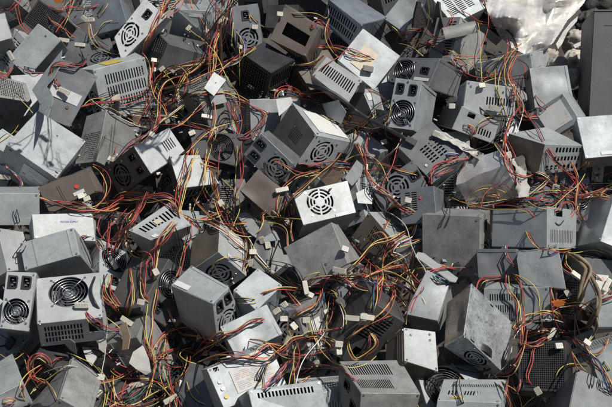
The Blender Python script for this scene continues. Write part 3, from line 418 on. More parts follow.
 'P66': ('g', {'WD': [('slots', 0.1, 0.62, 0.85, 0.8, 26, 1, 0.5), ('slots', 0.35, 0.25, 0.62, 0.5, 6, 1, 0.5), ('slots', 0.72, 0.25, 0.88, 0.5, 3, 1, 0.5), ('label', 0.62, 0.1, 0.8, 0.18, 'yellow')], 'WH': []}, 'rounded pale power supply lid with short slots and yellow sticker', 'the rounded lid with short slots'),
 'P67': ('g', {'WD': []}, 'plain grey power supply low between slotted units at the bottom', 'the plain low unit at the bottom'),
 'P68': ('dg', {'DH': [('hex', 0.1, 0.1, 0.35, 0.4, 6)], 'WD': []}, 'dark grey power supply standing on its corner at bottom right', 'the cornered unit at bottom right'),
 'P69': ('k', {'WD': [('hex', 0.05, 0.05, 0.95, 0.95, 4.8)]}, 'black power supply with a fine honeycomb mesh face', 'the black honeycomb unit'),
 'P70': ('g', {'WD': [('hex', 0.04, 0.1, 0.96, 0.9, 6)], 'WH': []}, 'grey power supply with a perforated strip at the right edge', 'the perforated strip unit at right edge'),
 'P71': ('g', {'WH': []}, 'pale plastic wrapped power supply by brown cloth sleeves at right', 'the pale unit by the cloth sleeves'),
 'P72': ('w', {'WH': []}, 'white edged power supply at the top left corner', 'the white edged unit at top left'),
 'P73': ('k', {'WD': [('hex', 0.05, 0.05, 0.95, 0.95, 6)], 'WH': [('hex', 0.05, 0.05, 0.95, 0.95, 6)], 'DH': []}, 'black ribbed power supply behind the plain grey unit at top left', 'the black ribbed unit at top left'),
 'P74': ('bl', {'WD': []}, 'blue grey power supply behind the bright white fan unit', 'the blue grey unit at upper left'),
 'P76': ('g', {'WH': []}, 'pale power supply right of the large blue grey unit at the top', 'the pale unit at top right of centre'),
 'P80': ('w', {'WD': [('text', 0.6, 0.66, 'POWER SUPPLY')]}, 'white power supply lid with small blue lettering', 'the white lid with blue lettering'),
 'P81': ('d', {'WH': [('fan', 0.4, 0.5, 36, 'black')]}, 'dark fan power supply hidden behind vertical yellow wires', 'the dark fan behind yellow wires'),
 'P83': ('dg', {'WH': [('fan', 0.45, 0.5, 37, 'ring'), ('iec', 0.88, 0.5)]}, 'grey power supply with fan slots facing up right of the centre', 'the upturned fan unit'),
 'P85': ('g', {'WH': []}, 'small pale grey power supply corner under a red and yellow plug lead', 'the pale corner with a plug lead'),
}

PITCH = math.radians(30); DIST = 3.2; Z0 = .6
K = 0.496/612; SLOPE = 1.176
RIGHT = Vector((1,0,0)); UP = Vector((0,math.sin(PITCH),math.cos(PITCH))); FWD = Vector((0,math.cos(PITCH),-math.sin(PITCH)))
EYE = Vector((0,0,Z0)) - FWD*DIST
def at(u, v, z): return EYE + (RIGHT*((u-306)*K) + UP*((203.5-v)*K) + FWD)*z
def plane_depth(v): return DIST/(1-SLOPE*(203.5-v)*K)

# ---------------------------------------------------------------- materials
def new_mat(name):
    m = bpy.data.materials.new(name); m.use_nodes = True
    nt = m.node_tree; b = nt.nodes['Principled BSDF']
    return m, nt, b
def nd(nt, t, **kw):
    n = nt.nodes.new(t)
    for k, v in kw.items():
        if k in n.inputs.keys() if hasattr(n.inputs,'keys') else False: n.inputs[k].default_value = v
        else: setattr(n, k, v)
    return n
def steel(name, col, metal=.25, rough=.45, dirt=.35, dirtcol=(.12,.095,.07), mott=.18, bump=.25, scr=.25, spk=.32):
    m, nt, b = new_mat(name); L = nt.links
    tc = nd(nt,'ShaderNodeTexCoord'); oi = nd(nt,'ShaderNodeObjectInfo')
    add = nd(nt,'ShaderNodeVectorMath', operation='ADD'); L.new(tc.outputs['Object'], add.inputs[0])
    sc_ = nd(nt,'ShaderNodeVectorMath', operation='SCALE'); sc_.inputs['Scale'].default_value = 7.0
    cmb = nd(nt,'ShaderNodeCombineXYZ')
    for i in range(3): L.new(oi.outputs['Random'], cmb.inputs[i])
    L.new(cmb.outputs[0], sc_.inputs[0]); L.new(sc_.outputs[0], add.inputs[1])
    n1 = nd(nt,'ShaderNodeTexNoise'); n1.inputs['Scale'].default_value = 26; n1.inputs['Detail'].default_value = 8; n1.inputs['Roughness'].default_value=.62
    L.new(add.outputs[0], n1.inputs['Vector'])
    r1 = nd(nt,'ShaderNodeMapRange'); r1.inputs['From Min'].default_value=.3; r1.inputs['From Max'].default_value=.7
    r1.inputs['To Min'].default_value = 1-mott; r1.inputs['To Max'].default_value = 1+mott*.7
    L.new(n1.outputs['Fac'], r1.inputs['Value'])
    rv = nd(nt,'ShaderNodeMapRange'); rv.inputs['To Min'].default_value=.84; rv.inputs['To Max'].default_value=1.12
    L.new(oi.outputs['Random'], rv.inputs['Value'])
    mu = nd(nt,'ShaderNodeMath', operation='MULTIPLY'); L.new(r1.outputs[0], mu.inputs[0]); L.new(rv.outputs[0], mu.inputs[1])
    vm = nd(nt,'ShaderNodeVectorMath', operation='SCALE'); vm.inputs[0].default_value = col; L.new(mu.outputs[0], vm.inputs['Scale'])
    # dirt patches
    n2 = nd(nt,'ShaderNodeTexNoise'); n2.inputs['Scale'].default_value = 11; n2.inputs['Detail'].default_value = 9; n2.inputs['Roughness'].default_value=.7
    L.new(add.outputs[0], n2.inputs['Vector'])
    r2 = nd(nt,'ShaderNodeMapRange'); r2.inputs['From Min'].default_value=.48; r2.inputs['From Max'].default_value=.74; r2.inputs['To Max'].default_value = dirt
    L.new(n2.outputs['Fac'], r2.inputs['Value'])
    mx = nd(nt,'ShaderNodeMix', data_type='RGBA'); L.new(r2.outputs[0], mx.inputs[0]); L.new(vm.outputs[0], mx.inputs[6]); mx.inputs[7].default_value=(*dirtcol,1)
    # scratches
    mp = nd(nt,'ShaderNodeMapping'); mp.inputs['Scale'].default_value=(9,150,60); mp.inputs['Rotation'].default_value=(.3,.5,.6)
    L.new(add.outputs[0], mp.inputs['Vector'])
    n3 = nd(nt,'ShaderNodeTexNoise'); n3.inputs['Scale'].default_value=2.2; n3.inputs['Detail'].default_value=3; L.new(mp.outputs[0], n3.inputs['Vector'])
    r3 = nd(nt,'ShaderNodeMapRange'); r3.inputs['From Min'].default_value=.66; r3.inputs['From Max'].default_value=.74; r3.inputs['To Max'].default_value=scr
    L.new(n3.outputs['Fac'], r3.inputs['Value'])
    mx2 = nd(nt,'ShaderNodeMix', data_type='RGBA'); L.new(r3.outputs[0], mx2.inputs[0]); L.new(mx.outputs[2], mx2.inputs[6]); mx2.inputs[7].default_value=(min(1,col[0]*1.7+.05),min(1,col[1]*1.7+.05),min(1,col[2]*1.7+.05),1)
    L.new(mx2.outputs[2], b.inputs['Base Color'])
    n6 = nd(nt,'ShaderNodeTexNoise'); n6.inputs['Scale'].default_value=170; n6.inputs['Detail'].default_value=3; L.new(add.outputs[0], n6.inputs['Vector'])
    n7 = nd(nt,'ShaderNodeTexNoise'); n7.inputs['Scale'].default_value=42; n7.inputs['Detail'].default_value=6; n7.inputs['Roughness'].default_value=.75; L.new(add.outputs[0], n7.inputs['Vector'])
    r6 = nd(nt,'ShaderNodeMapRange'); r6.inputs['From Min'].default_value=.56; r6.inputs['From Max'].default_value=.76; r6.inputs['To Max'].default_value=spk
    mm = nd(nt,'ShaderNodeMath', operation='MULTIPLY'); L.new(n6.outputs['Fac'],mm.inputs[0]); mm.inputs[1].default_value=.5
    ma = nd(nt,'ShaderNodeMath', operation='MULTIPLY_ADD'); L.new(n7.outputs['Fac'],ma.inputs[0]); ma.inputs[1].default_value=.62; L.new(mm.outputs[0],ma.inputs[2])
    L.new(ma.outputs[0], r6.inputs['Value'])
    mx3 = nd(nt,'ShaderNodeMix', data_type='RGBA'); L.new(r6.outputs[0], mx3.inputs[0]); L.new(mx2.outputs[2], mx3.inputs[6]); mx3.inputs[7].default_value=(dirtcol[0]*.8,dirtcol[1]*.7,dirtcol[2]*.6,1)
    L.new(mx3.outputs[2], b.inputs['Base Color'])
    b.inputs['Metallic'].default_value = metal
    rr = nd(nt,'ShaderNodeMapRange'); rr.inputs['To Min'].default_value = rough-.1; rr.inputs['To Max'].default_value = rough+.22
    L.new(n2.outputs['Fac'], rr.inputs['Value']); L.new(rr.outputs[0], b.inputs['Roughness'])
    n4 = nd(nt,'ShaderNodeTexNoise'); n4.inputs['Scale'].default_value=17; n4.inputs['Detail'].default_value=4; L.new(add.outputs[0], n4.inputs['Vector'])
    bp = nd(nt,'ShaderNodeBump'); bp.inputs['Strength'].default_value=bump; bp.inputs['Distance'].default_value=.004
    L.new(n4.outputs['Fac'], bp.inputs['Height']); L.new(bp.outputs[0], b.inputs['Normal'])
    return m
def plain(name, col, rough=.5, metal=0, var=.12, scale=60, bump=0, dust=0):
    m, nt, b = new_mat(name); L = nt.links
    tc = nd(nt,'ShaderNodeTexCoord'); oi = nd(nt,'ShaderNodeObjectInfo')
    n1 = nd(nt,'ShaderNodeTexNoise'); n1.inputs['Scale'].default_value=scale; n1.inputs['Detail'].default_value=5
    L.new(tc.outputs['Object'], n1.inputs['Vector'])
    r1 = nd(nt,'ShaderNodeMapRange'); r1.inputs['From Min'].default_value=.3; r1.inputs['From Max'].default_value=.7; r1.inputs['To Min'].default_value=1-var; r1.inputs['To Max'].default_value=1+var
    L.new(n1.outputs['Fac'], r1.inputs['Value'])
    rv = nd(nt,'ShaderNodeMapRange'); rv.inputs['To Min'].default_value=1-var; rv.inputs['To Max'].default_value=1+var
    L.new(oi.outputs['Random'], rv.inputs['Value'])
    mu = nd(nt,'ShaderNodeMath', operation='MULTIPLY'); L.new(r1.outputs[0], mu.inputs[0]); L.new(rv.outputs[0], mu.inputs[1])
    vm = nd(nt,'ShaderNodeVectorMath', operation='SCALE'); vm.inputs[0].default_value=col; L.new(mu.outputs[0], vm.inputs['Scale'])
    if dust:
        mx=nd(nt,'ShaderNodeMix', data_type='RGBA'); n5=nd(nt,'ShaderNodeTexNoise'); n5.inputs['Scale'].default_value=35; n5.inputs['Detail'].default_value=4; L.new(tc.outputs['Object'],n5.inputs['Vector'])
        r5=nd(nt,'ShaderNodeMapRange'); r5.inputs['From Min'].default_value=.35; r5.inputs['From Max'].default_value=.75; r5.inputs['To Max'].default_value=dust
        L.new(n5.outputs['Fac'],r5.inputs['Value']); L.new(r5.outputs[0],mx.inputs[0]); L.new(vm.outputs[0],mx.inputs[6]); mx.inputs[7].default_value=(.27,.24,.20,1); L.new(mx.outputs[2], b.inputs['Base Color'])
    else: L.new(vm.outputs[0], b.inputs['Base Color'])
    b.inputs['Roughness'].default_value=rough; b.inputs['Metallic'].default_value=metal
    if bump:
        bp = nd(nt,'ShaderNodeBump'); bp.inputs['Strength'].default_value=bump; bp.inputs['Distance'].default_value=.004
        L.new(n1.outputs['Fac'], bp.inputs['Height']); L.new(bp.outputs[0], b.inputs['Normal'])
    return m
TONE = {
 'g':  steel('zinc steel', (.35,.376,.378), dirt=.40, dirtcol=(.15,.135,.115), mott=.16, rough=.5, scr=.35, metal=.18),
 'g2': steel('dusty steel', (.27,.275,.265), dirt=.5, rough=.55, mott=.25, spk=.45),
 'dg': steel('slate steel', (.15,.16,.168), dirt=.5, mott=.25),
 'd':  steel('charcoal steel', (.07,.07,.07), dirt=.45, dirtcol=(.13,.11,.09), metal=.1),
 'k':  steel('black steel', (.025,.026,.03), dirt=.35, metal=.1),
 'w':  steel('pale nickel steel', (.43,.447,.443), dirt=.3, rough=.48, mott=.14, dirtcol=(.20,.18,.15), metal=.12),
 'b':  steel('brown stained steel', (.125,.108,.09), dirt=.6, rough=.6, metal=.1),
 'b2': steel('rubbed brown steel', (.26,.225,.19), dirt=.75, rough=.5, mott=.4, dirtcol=(.06,.05,.04), spk=.8),
 'bl': steel('blue grey steel', (.19,.215,.24), dirt=.4, metal=.3),
 'bl2': steel('pale blue steel', (.235,.262,.275), dirt=.2, metal=.3),
 'm':  steel('bare bright metal', (.78,.78,.77), dirt=.3, metal=.55, rough=.22, mott=.2, bump=.3),
 'z':  steel('mottled zinc', (.40,.42,.43), dirt=.72, rough=.42, mott=.4, dirtcol=(.10,.10,.10), scr=.5, spk=.95),
}
M = {
 'paper': plain('white label paper', (.58,.575,.55), .6, var=.05),
 'print': plain('printed label paper', (.48,.47,.44), .6, var=.08),
 'ink': plain('label ink', (.28,.28,.30), .6),
 'inkred': plain('red label ink', (.55,.25,.2), .6),
 'inkblue': plain('blue label ink', (.03,.06,.4), .5),
 'yellow': plain('yellow sticker', (.55,.40,.07), .5),
 'beige': plain('tan paper', (.55,.47,.36), .7),
 'galv': plain('dull sticker', (.5,.51,.52), .5),
 'red': plain('red sticker', (.65,.07,.05), .5), 'blue': plain('blue sticker', (.05,.15,.5), .5),
 'brown': plain('brown spot', (.14,.08,.05), .8), 'black': plain('black plastic', (.018,.018,.02), .45, var=.2),
 'white': plain('white plastic', (.8,.8,.78), .45, var=.05),
 'fan': plain('fan black plastic', (.022,.022,.024), .4, var=.25),
 'hub': plain('fan hub sticker', (.14,.16,.18), .4),
 'chrome': plain('chromed wire', (.42,.42,.43), .35, 1.0, var=.05),
 'blackwire': plain('black wire guard', (.02,.02,.02), .35),
 'steelbit': plain('screw steel', (.5,.5,.5), .3, .9),
 'nylon': plain('white nylon plug', (.58,.55,.47), .5, var=.25, dust=.35),
 'socket': plain('plug socket dark', (.10,.09,.08), .7),
}
WIRE = {c: plain(n, col, .42, var=.25, scale=20, dust=.0 if c=='k' else .3) for c, n, col in [
 ('r','red insulation',(.42,.06,.05)),('y','yellow insulation',(.58,.43,.13)),('k','black insulation',(.016,.016,.017)),
 ('o','orange insulation',(.50,.15,.05)),('b','blue insulation',(.04,.09,.26)),('w','white insulation',(.66,.65,.62)),
 ('g','green insulation',(.03,.20,.10)),('p','violet insulation',(.16,.09,.28)),('e','grey insulation',(.3,.3,.31))]}
WIRE['K'] = WIRE['N'] = plain('black cord', (.02,.02,.022), .5, var=.2)
WIRE['C'] = plain('brown cloth sleeve', (.23,.18,.12), .9, var=.25, bump=.6)

# ---------------------------------------------------------------- mesh helper
class MB:
    def __init__(s): s.v=[]; s.f=[]; s.m=[]; s.sm=[]
    def poly(s, pts, mi=0, smooth=False):
        i=len(s.v); s.v+= [tuple(p) for p in pts]; s.f.append(tuple(range(i,i+len(pts)))); s.m.append(mi); s.sm.append(smooth)
    def mesh(s, verts, faces, mi=0, smooth=False):
        i=len(s.v); s.v+= [tuple(p) for p in verts]
        for f in faces: s.f.append(tuple(k+i for k in f)); s.m.append(mi); s.sm.append(smooth)
    def box(s, o, a, b, c, mi=0):          # corner o and three edge vectors
        o=Vector(o);a=Vector(a);b=Vector(b);c=Vector(c)
        P=[o,o+a,o+a+b,o+b,o+c,o+a+c,o+a+b+c,o+b+c]
        s.mesh(P,[(0,3,2,1),(4,5,6,7),(0,1,5,4),(1,2,6,5),(2,3,7,6),(3,0,4,7)],mi)
    def tube(s, pts, r, n=6, mi=0, closed=False, rads=None):
        P=[Vector(p) for p in pts]; N=len(P)
        if N<2: return
        ring=[]; up=None
        for i in range(N):
            t=(P[(i+1)%N]-P[i-1]) if closed else (P[min(i+1,N-1)]-P[max(i-1,0)])
            if t.length<1e-9: t=Vector((1,0,0))
            t.normalize()
            if up is None:
                up=t.orthogonal().normalized()
            else:
                up=up-t*up.dot(t)
                up = up.normalized() if up.length>1e-6 else t.orthogonal().normalized()
            w=t.cross(up); rr=rads[i] if rads else r
            ring.append([P[i]+(up*math.cos(2*math.pi*k/n)+w*math.sin(2*math.pi*k/n))*rr for k in range(n)])
        V=[p for q in ring for p in q]; Fs=[]
        for i in range(N if closed else N-1):
            j=(i+1)%N
            for k in range(n): Fs.append((i*n+k,i*n+(k+1)%n,j*n+(k+1)%n,j*n+k))
        if not closed: Fs+=[tuple(range(n-1,-1,-1)),tuple((N-1)*n+k for k in range(n))]
        s.mesh(V,Fs,mi,True)
    def data(s, name, mats):
        me=bpy.data.meshes.new(name); me.from_pydata(s.v,[],s.f); 
        for m in mats: me.materials.append(m)
        me.polygons.foreach_set('material_index',s.m); me.polygons.foreach_set('use_smooth',s.sm); me.update()
        return me
    def build(s, name, mats, parent=None, loc=None):
        if not s.f: return None
        return link(name, s.data(name, mats if isinstance(mats,(list,tuple)) else [mats]), parent, loc)
def link(name, data, parent=None, mat=None):
    o=bpy.data.objects.new(name,data); COL.objects.link(o)
    if parent: o.parent=parent
    if mat is not None:
        if isinstance(mat,Matrix): o.matrix_local=mat
        else: o.location=mat
    return o
LABELS=set()
def tag(o, label, cat, group=None):
    label=' '.join(label.split())
    n=len(label.split())
    if n>16: print('LONG',n,label)
    if label in LABELS: print('DUP',label)
    LABELS.add(label)
    o['label']=label; o['category']=cat
    if group: o['group']=group
def copy_to(o, parent, mat):
    c=o.copy(); COL.objects.link(c); c.parent=parent; c.matrix_local=mat; return c

# ---------------------------------------------------------------- shared small parts (meshes made once, linked many times)
def ring_pts(r,n,z=0,x=0,y=0): return [(x+r*math.cos(2*math.pi*i/n),y+r*math.sin(2*math.pi*i/n),z) for i in range(n)]
def disc(mb, r, z0, z1, n=12, mi=0):
    a=ring_pts(r,n,z0); b=ring_pts(r*.88,n,z1)
    mb.mesh(a+b,[(i,(i+1)%n,n+(i+1)%n,n+i) for i in range(n)]+[tuple(range(n,2*n))],mi)
def fan_meshes():
    f=MB(); n=28      # frame: short tube with inward look, unit radius 1
    for (ra,rb,za,zb) in ((1.04,1.04,0,-.5),(.99,.97,0,-.5)):
        a=ring_pts(ra,n,za); b=ring_pts(rb,n,zb)
        f.mesh(a+b,[(i,(i+1)%n,n+(i+1)%n,n+i) for i in range(n)],0,True)
    a=ring_pts(1.04,n,0); b=ring_pts(.99,n,0); f.mesh(a+b,[(i,(i+1)%n,n+(i+1)%n,n+i) for i in range(n)])
    f.poly(ring_pts(1.0,n,-.52),0)
    for k in range(7):
        t=2*math.pi*k/7; V=[]; m=6
        for j in range(m):
            q=.36+(.95-.36)*j/(m-1); sw=.25*(j/(m-1))
            V.append((q*math.cos(t+sw),q*math.sin(t+sw),-.14)); V.append((q*math.cos(t+sw+.74),q*math.sin(t+sw+.74),-.40))
        f.mesh(V,[(2*j,2*j+1,2*j+3,2*j+2) for j in range(m-1)],0,True)
    h=MB(); a=ring_pts(.40,n,-.5); b=ring_pts(.39,n,-.1); c=ring_pts(.30,n,-.08); d=ring_pts(.30,n,-.075)
    h.mesh(a+b+c,[(i,(i+1)%n,n+(i+1)%n,n+i) for i in range(n)]+[(n+i,n+(i+1)%n,2*n+(i+1)%n,2*n+i) for i in range(n)],0,True)
    h.poly(d,1)
    return f.data('fan',[M['fan']]), h.data('fan_hub',[M['fan'],M['hub']])
FAN_ME,HUB_ME=fan_meshes()
def guard_mesh(mat, rings, spokes):
    g=MB()
    for r in rings: g.tube(ring_pts(r,36,.03),.022,5,closed=True)
    for k in range(spokes):
        t=math.pi/4+2*math.pi*k/spokes
        g.tube([(.16*math.cos(t),.16*math.sin(t),.055),(.99*math.cos(t),.99*math.sin(t),.055),(1.12*math.cos(t),1.12*math.sin(t),.02)],.022,5)
    return g.data('fan_guard',[mat])
GUARD={'wire':guard_mesh(M['chrome'],(.16,.33,.50,.67,.84,1.0),4),'chrome':guard_mesh(M['chrome'],(.16,.37,.58,.79,1.0),4),'black':guard_mesh(M['blackwire'],(.15,.27,.39,.51,.63,.75,.87,1.0),4)}
def inlet_mesh():
    b=MB(); w,h=.0155,.0115; c=.004
    o=[(-w,-h+c),(-w+c,-h),(w-c,-h),(w,-h+c),(w,h),(-w,h)]
    i=[(-.0115,-.0055),(-.008,-.0080),(.008,-.0080),(.0115,-.0055),(.0115,.0075),(-.0115,.0075)]
    n=6
    V=[(x,y,0) for x,y in o]+[(x,y,.0022) for x,y in o]+[(x,y,.0022) for x,y in i]+[(x,y,-.012) for x,y in i]
    Fs=[]
    for a in range(3):
        for k in range(n): Fs.append((a*n+k,a*n+(k+1)%n,(a+1)*n+(k+1)%n,(a+1)*n+k))
    Fs.append(tuple(range(3*n,4*n)))
    b.mesh(V,Fs)
    for x,y in ((-.006,.001),(.006,.001),(0,-.003)): b.box((x-.001,y-.0025,-.0118),(.002,0,0),(0,.005,0),(0,0,.009),1)
    return b.data('power_inlet',[M['black'],M['steelbit']])
INLET=inlet_mesh()
def switch_mesh():
    b=MB(); b.box((-.009,-.006,0),(.018,0,0),(0,.012,0),(0,0,.0015),0); b.box((-.006,-.003,.0015),(.012,0,0),(0,.006,0),(0,0,.0014),1)
    return b.data('voltage_switch',[M['black'],M['red']])
SWITCH=switch_mesh()
def screw_mesh():
    b=MB(); disc(b,.0034,0,.0014,8); b.box((-.0022,-.0003,.00142),(.0044,0,0),(0,.0006,0),(0,0,.0001),1); return b.data('screw',[M['steelbit'],M['black']])
SCREW=screw_mesh()
def plug_mesh(w,l,t,n,rows,mat,name):
    b=MB(); c=.0012
    for z0,z1,k in ((-t/2,t/2,0),):
        o=[(-w/2+c,-l/2),(w/2-c,-l/2),(w/2,-l/2+c),(w/2,l/2-c),(w/2-c,l/2),(-w/2+c,l/2),(-w/2,l/2-c),(-w/2,-l/2+c)]
        q=[(x*.94,y*.95) for x,y in o]
        V=[(x,y,z0) for x,y in q]+[(x,y,z0+c) for x,y in o]+[(x,y,z1-c) for x,y in o]+[(x,y,z1) for x,y in q]
        Fs=[(a*8+i,a*8+(i+1)%8,(a+1)*8+(i+1)%8,(a+1)*8+i) for a in range(3) for i in range(8)]+[tuple(range(7,-1,-1)),tuple(24+i for i in range(8))]
        b.mesh(V,Fs,0)
    for r in range(rows):
        for i in range(n):
            x=-w/2+w*(i+.5)/n; z=-t/2+t*(r+.5)/rows; s=min(w/n,t/rows)*.32
            b.poly([(x-s,-l/2-.0001,z-s),(x+s,-l/2-.0001,z-s),(x+s,-l/2-.0001,z+s),(x-s,-l/2-.0001,z+s)],1)
            b.poly([(x-s,l/2+.0001,z-s),(x-s,l/2+.0001,z+s),(x+s,l/2+.0001,z+s),(x+s,l/2+.0001,z-s)],1)
    for i in range(1,n): # moulded grooves
        x=-w/2+w*i/n; b.box((x-.0004,-l*.36,t/2),(.0008,0,0),(0,l*.8,0),(0,0,.0006),0)
    return b.data(name,[mat,M['socket']])
PLUG={'mol':plug_mesh(.018,.0135,.006,4,1,M['nylon'],'connector'),'atx':plug_mesh(.034,.012,.0085,10,2,M['nylon'],'connector'),
      'blk':plug_mesh(.030,.017,.010,6,2,M['black'],'connector')}
def tie_mesh():
    b=MB(); b.tube([(0,y*.0075*math.cos(0)+0,0) for y in (-1,0,1)],.0032,6); b.box((-.002,.006,-.002),(.004,0,0),(0,.005,0),(0,0,.005)); return b.data('cable_tie',[M['white']])
PLUG['tie']=tie_mesh()

# ---------------------------------------------------------------- one power supply
def ring_holes(cx,cy,R,kind):
    hs=[]
    if kind=='ring6': bands=((.36,.50),(.60,.74),(.84,1.0)); ns=6; gap=.0022
    else: bands=((.22,.36),(.48,.63),(.76,.93)); ns=4; gap=.0026
    for a,b in bands:
        for k in range(ns):
            t0=2*math.pi*k/ns+.35; t1=t0+2*math.pi/ns; st=7
            pa=[];pb=[]
            for j in range(st+1):
                for (q,lst) in ((a*R,pa),(b*R,pb)):
                    g=gap/q; t=t0+g+(t1-t0-2*g)*j/st; lst.append((cx+q*math.cos(t),cy+q*math.sin(t)))
            hs.append(pa+pb[::-1])
    return hs
def fan_screws(cx,cy,R): return [(cx+sx*R*.86,cy+sy*R*.86) for sx in (-1,1) for sy in (-1,1)]
B_=.0009
def face_geo(mb, Fm, La, Lb, feats, mi, warp, seed):
    """one sheet with punched openings; Fm maps (a,b,out) to local space"""
    holes=[]; hexes=[]
    inb=lambda x,y,m=.003: m<x<La-m and m<y<Lb-m
    for f in feats:
        k=f[0]
        if k=='fan':
            cx,cy,R=f[1]*La,f[2]*Lb,f[3]/1000; R=min(R,cx-.003,La-cx-.003,cy-.003,Lb-cy-.003) if f[3]<60 else R
            if f[4] in('wire','chrome','black'): holes.append([(cx+R*math.cos(2*math.pi*i/32),cy+R*math.sin(2*math.pi*i/32)) for i in range(32)])
            else: holes+=ring_holes(cx,cy,R,f[4])
        elif k=='slots':
            _,u0,v0,u1,v1,nu,nv,fr=f
            du=(u1-u0)*La/nu; dv=(v1-v0)*Lb/nv
            longv = dv>du
            wu=du*(fr if longv else .8); wv=dv*(.82 if longv else fr)
            for i in range(nu):
                for j in range(nv):
                    x=u0*La+du*(i+.5); y=v0*Lb+dv*(j+.5)
                    r=[(x-wu/2,y-wv/2),(x+wu/2,y-wv/2),(x+wu/2,y+wv/2),(x-wu/2,y+wv/2)]
                    if all(inb(*p,.002) for p in r): holes.append(r)
        elif k=='hole':
            x,y,w,h=f[1]*La,f[2]*Lb,f[3]/2000,f[4]/2000
            x=min(max(x,w+.002),La-w-.002); y=min(max(y,h+.002),Lb-h-.002)
            holes.append([(x-w,y-h),(x+w,y-h),(x+w,y+h),(x-w,y+h)])
        elif k=='iec':
            x,y=f[1]*La,f[2]*Lb; x=min(max(x,.017),La-.017)
            holes.append([(x-.0145,y-.0095),(x+.0145,y-.0095),(x+.0145,y+.0095),(x-.0145,y+.0095)])
        elif k=='hex': hexes.append((f[1]*La,f[2]*Lb,f[3]*La,f[4]*Lb,f[5]/1000))
    # grid of holes
    for x0,y0,x1,y1,p in hexes:
        nx=max(2,round((x1-x0)/p)); ny=max(2,round((y1-y0)/p)); px=(x1-x0)/nx; py=(y1-y0)/ny
        holes.append([(x0,y0),(x1,y0),(x1,y1),(x0,y1)])
        for i in range(nx):
            for j in range(ny):
                cx=x0+px*(i+.5); cy=y0+py*(j+.5)
                o=[]; q=[]
                for s in range(8):
                    t=math.pi/4*s; ca,sa=math.cos(t),math.sin(t); m=max(abs(ca),abs(sa))
                    o.append((cx+px/2*ca/m,cy+py/2*sa/m)); q.append((cx+px*.36*ca,cy+py*.36*sa))
                mb.mesh([Fm(x,y,0) for x,y in o+q],[(s,(s+1)%8,8+(s+1)%8,8+s) for s in range(8)],mi)
    x0,y0,x1,y1=B_,B_,La-B_,Lb-B_
    if not holes:
        n=9; V=[]
        for j in range(n+1):
            for i in range(n+1):
                x=x0+(x1-x0)*i/n; y=y0+(y1-y0)*j/n; e=min(1,min(i,n-i,j,n-j)/2)
                z=e*warp*noise.noise(Vector((x*16+seed,y*16,seed*1.7)))
                V.append(Fm(x,y,z))
        mb.mesh(V,[(j*(n+1)+i,j*(n+1)+i+1,(j+1)*(n+1)+i+1,(j+1)*(n+1)+i) for j in range(n) for i in range(n)],mi,True)
    else:
        loops=[[(x0,y0),(x1,y0),(x1,y1),(x0,y1)]]+[h for h in holes]
        flat=[p for l in loops for p in l]
        tris=tessellate_polygon([[Vector((x,y,0)) for x,y in l] for l in loops])
        mb.mesh([Fm(x,y,0) for x,y in flat],[tuple(t) for t in tris],mi)
        for h in holes:                       # thickness of the punched sheet
            k=len(h); mb.mesh([Fm(x,y,0) for x,y in h]+[Fm(x,y,-.0013) for x,y in h],[(i,(i+1)%k,k+(i+1)%k,k+i) for i in range(k)],mi)
FANGROUPS=0
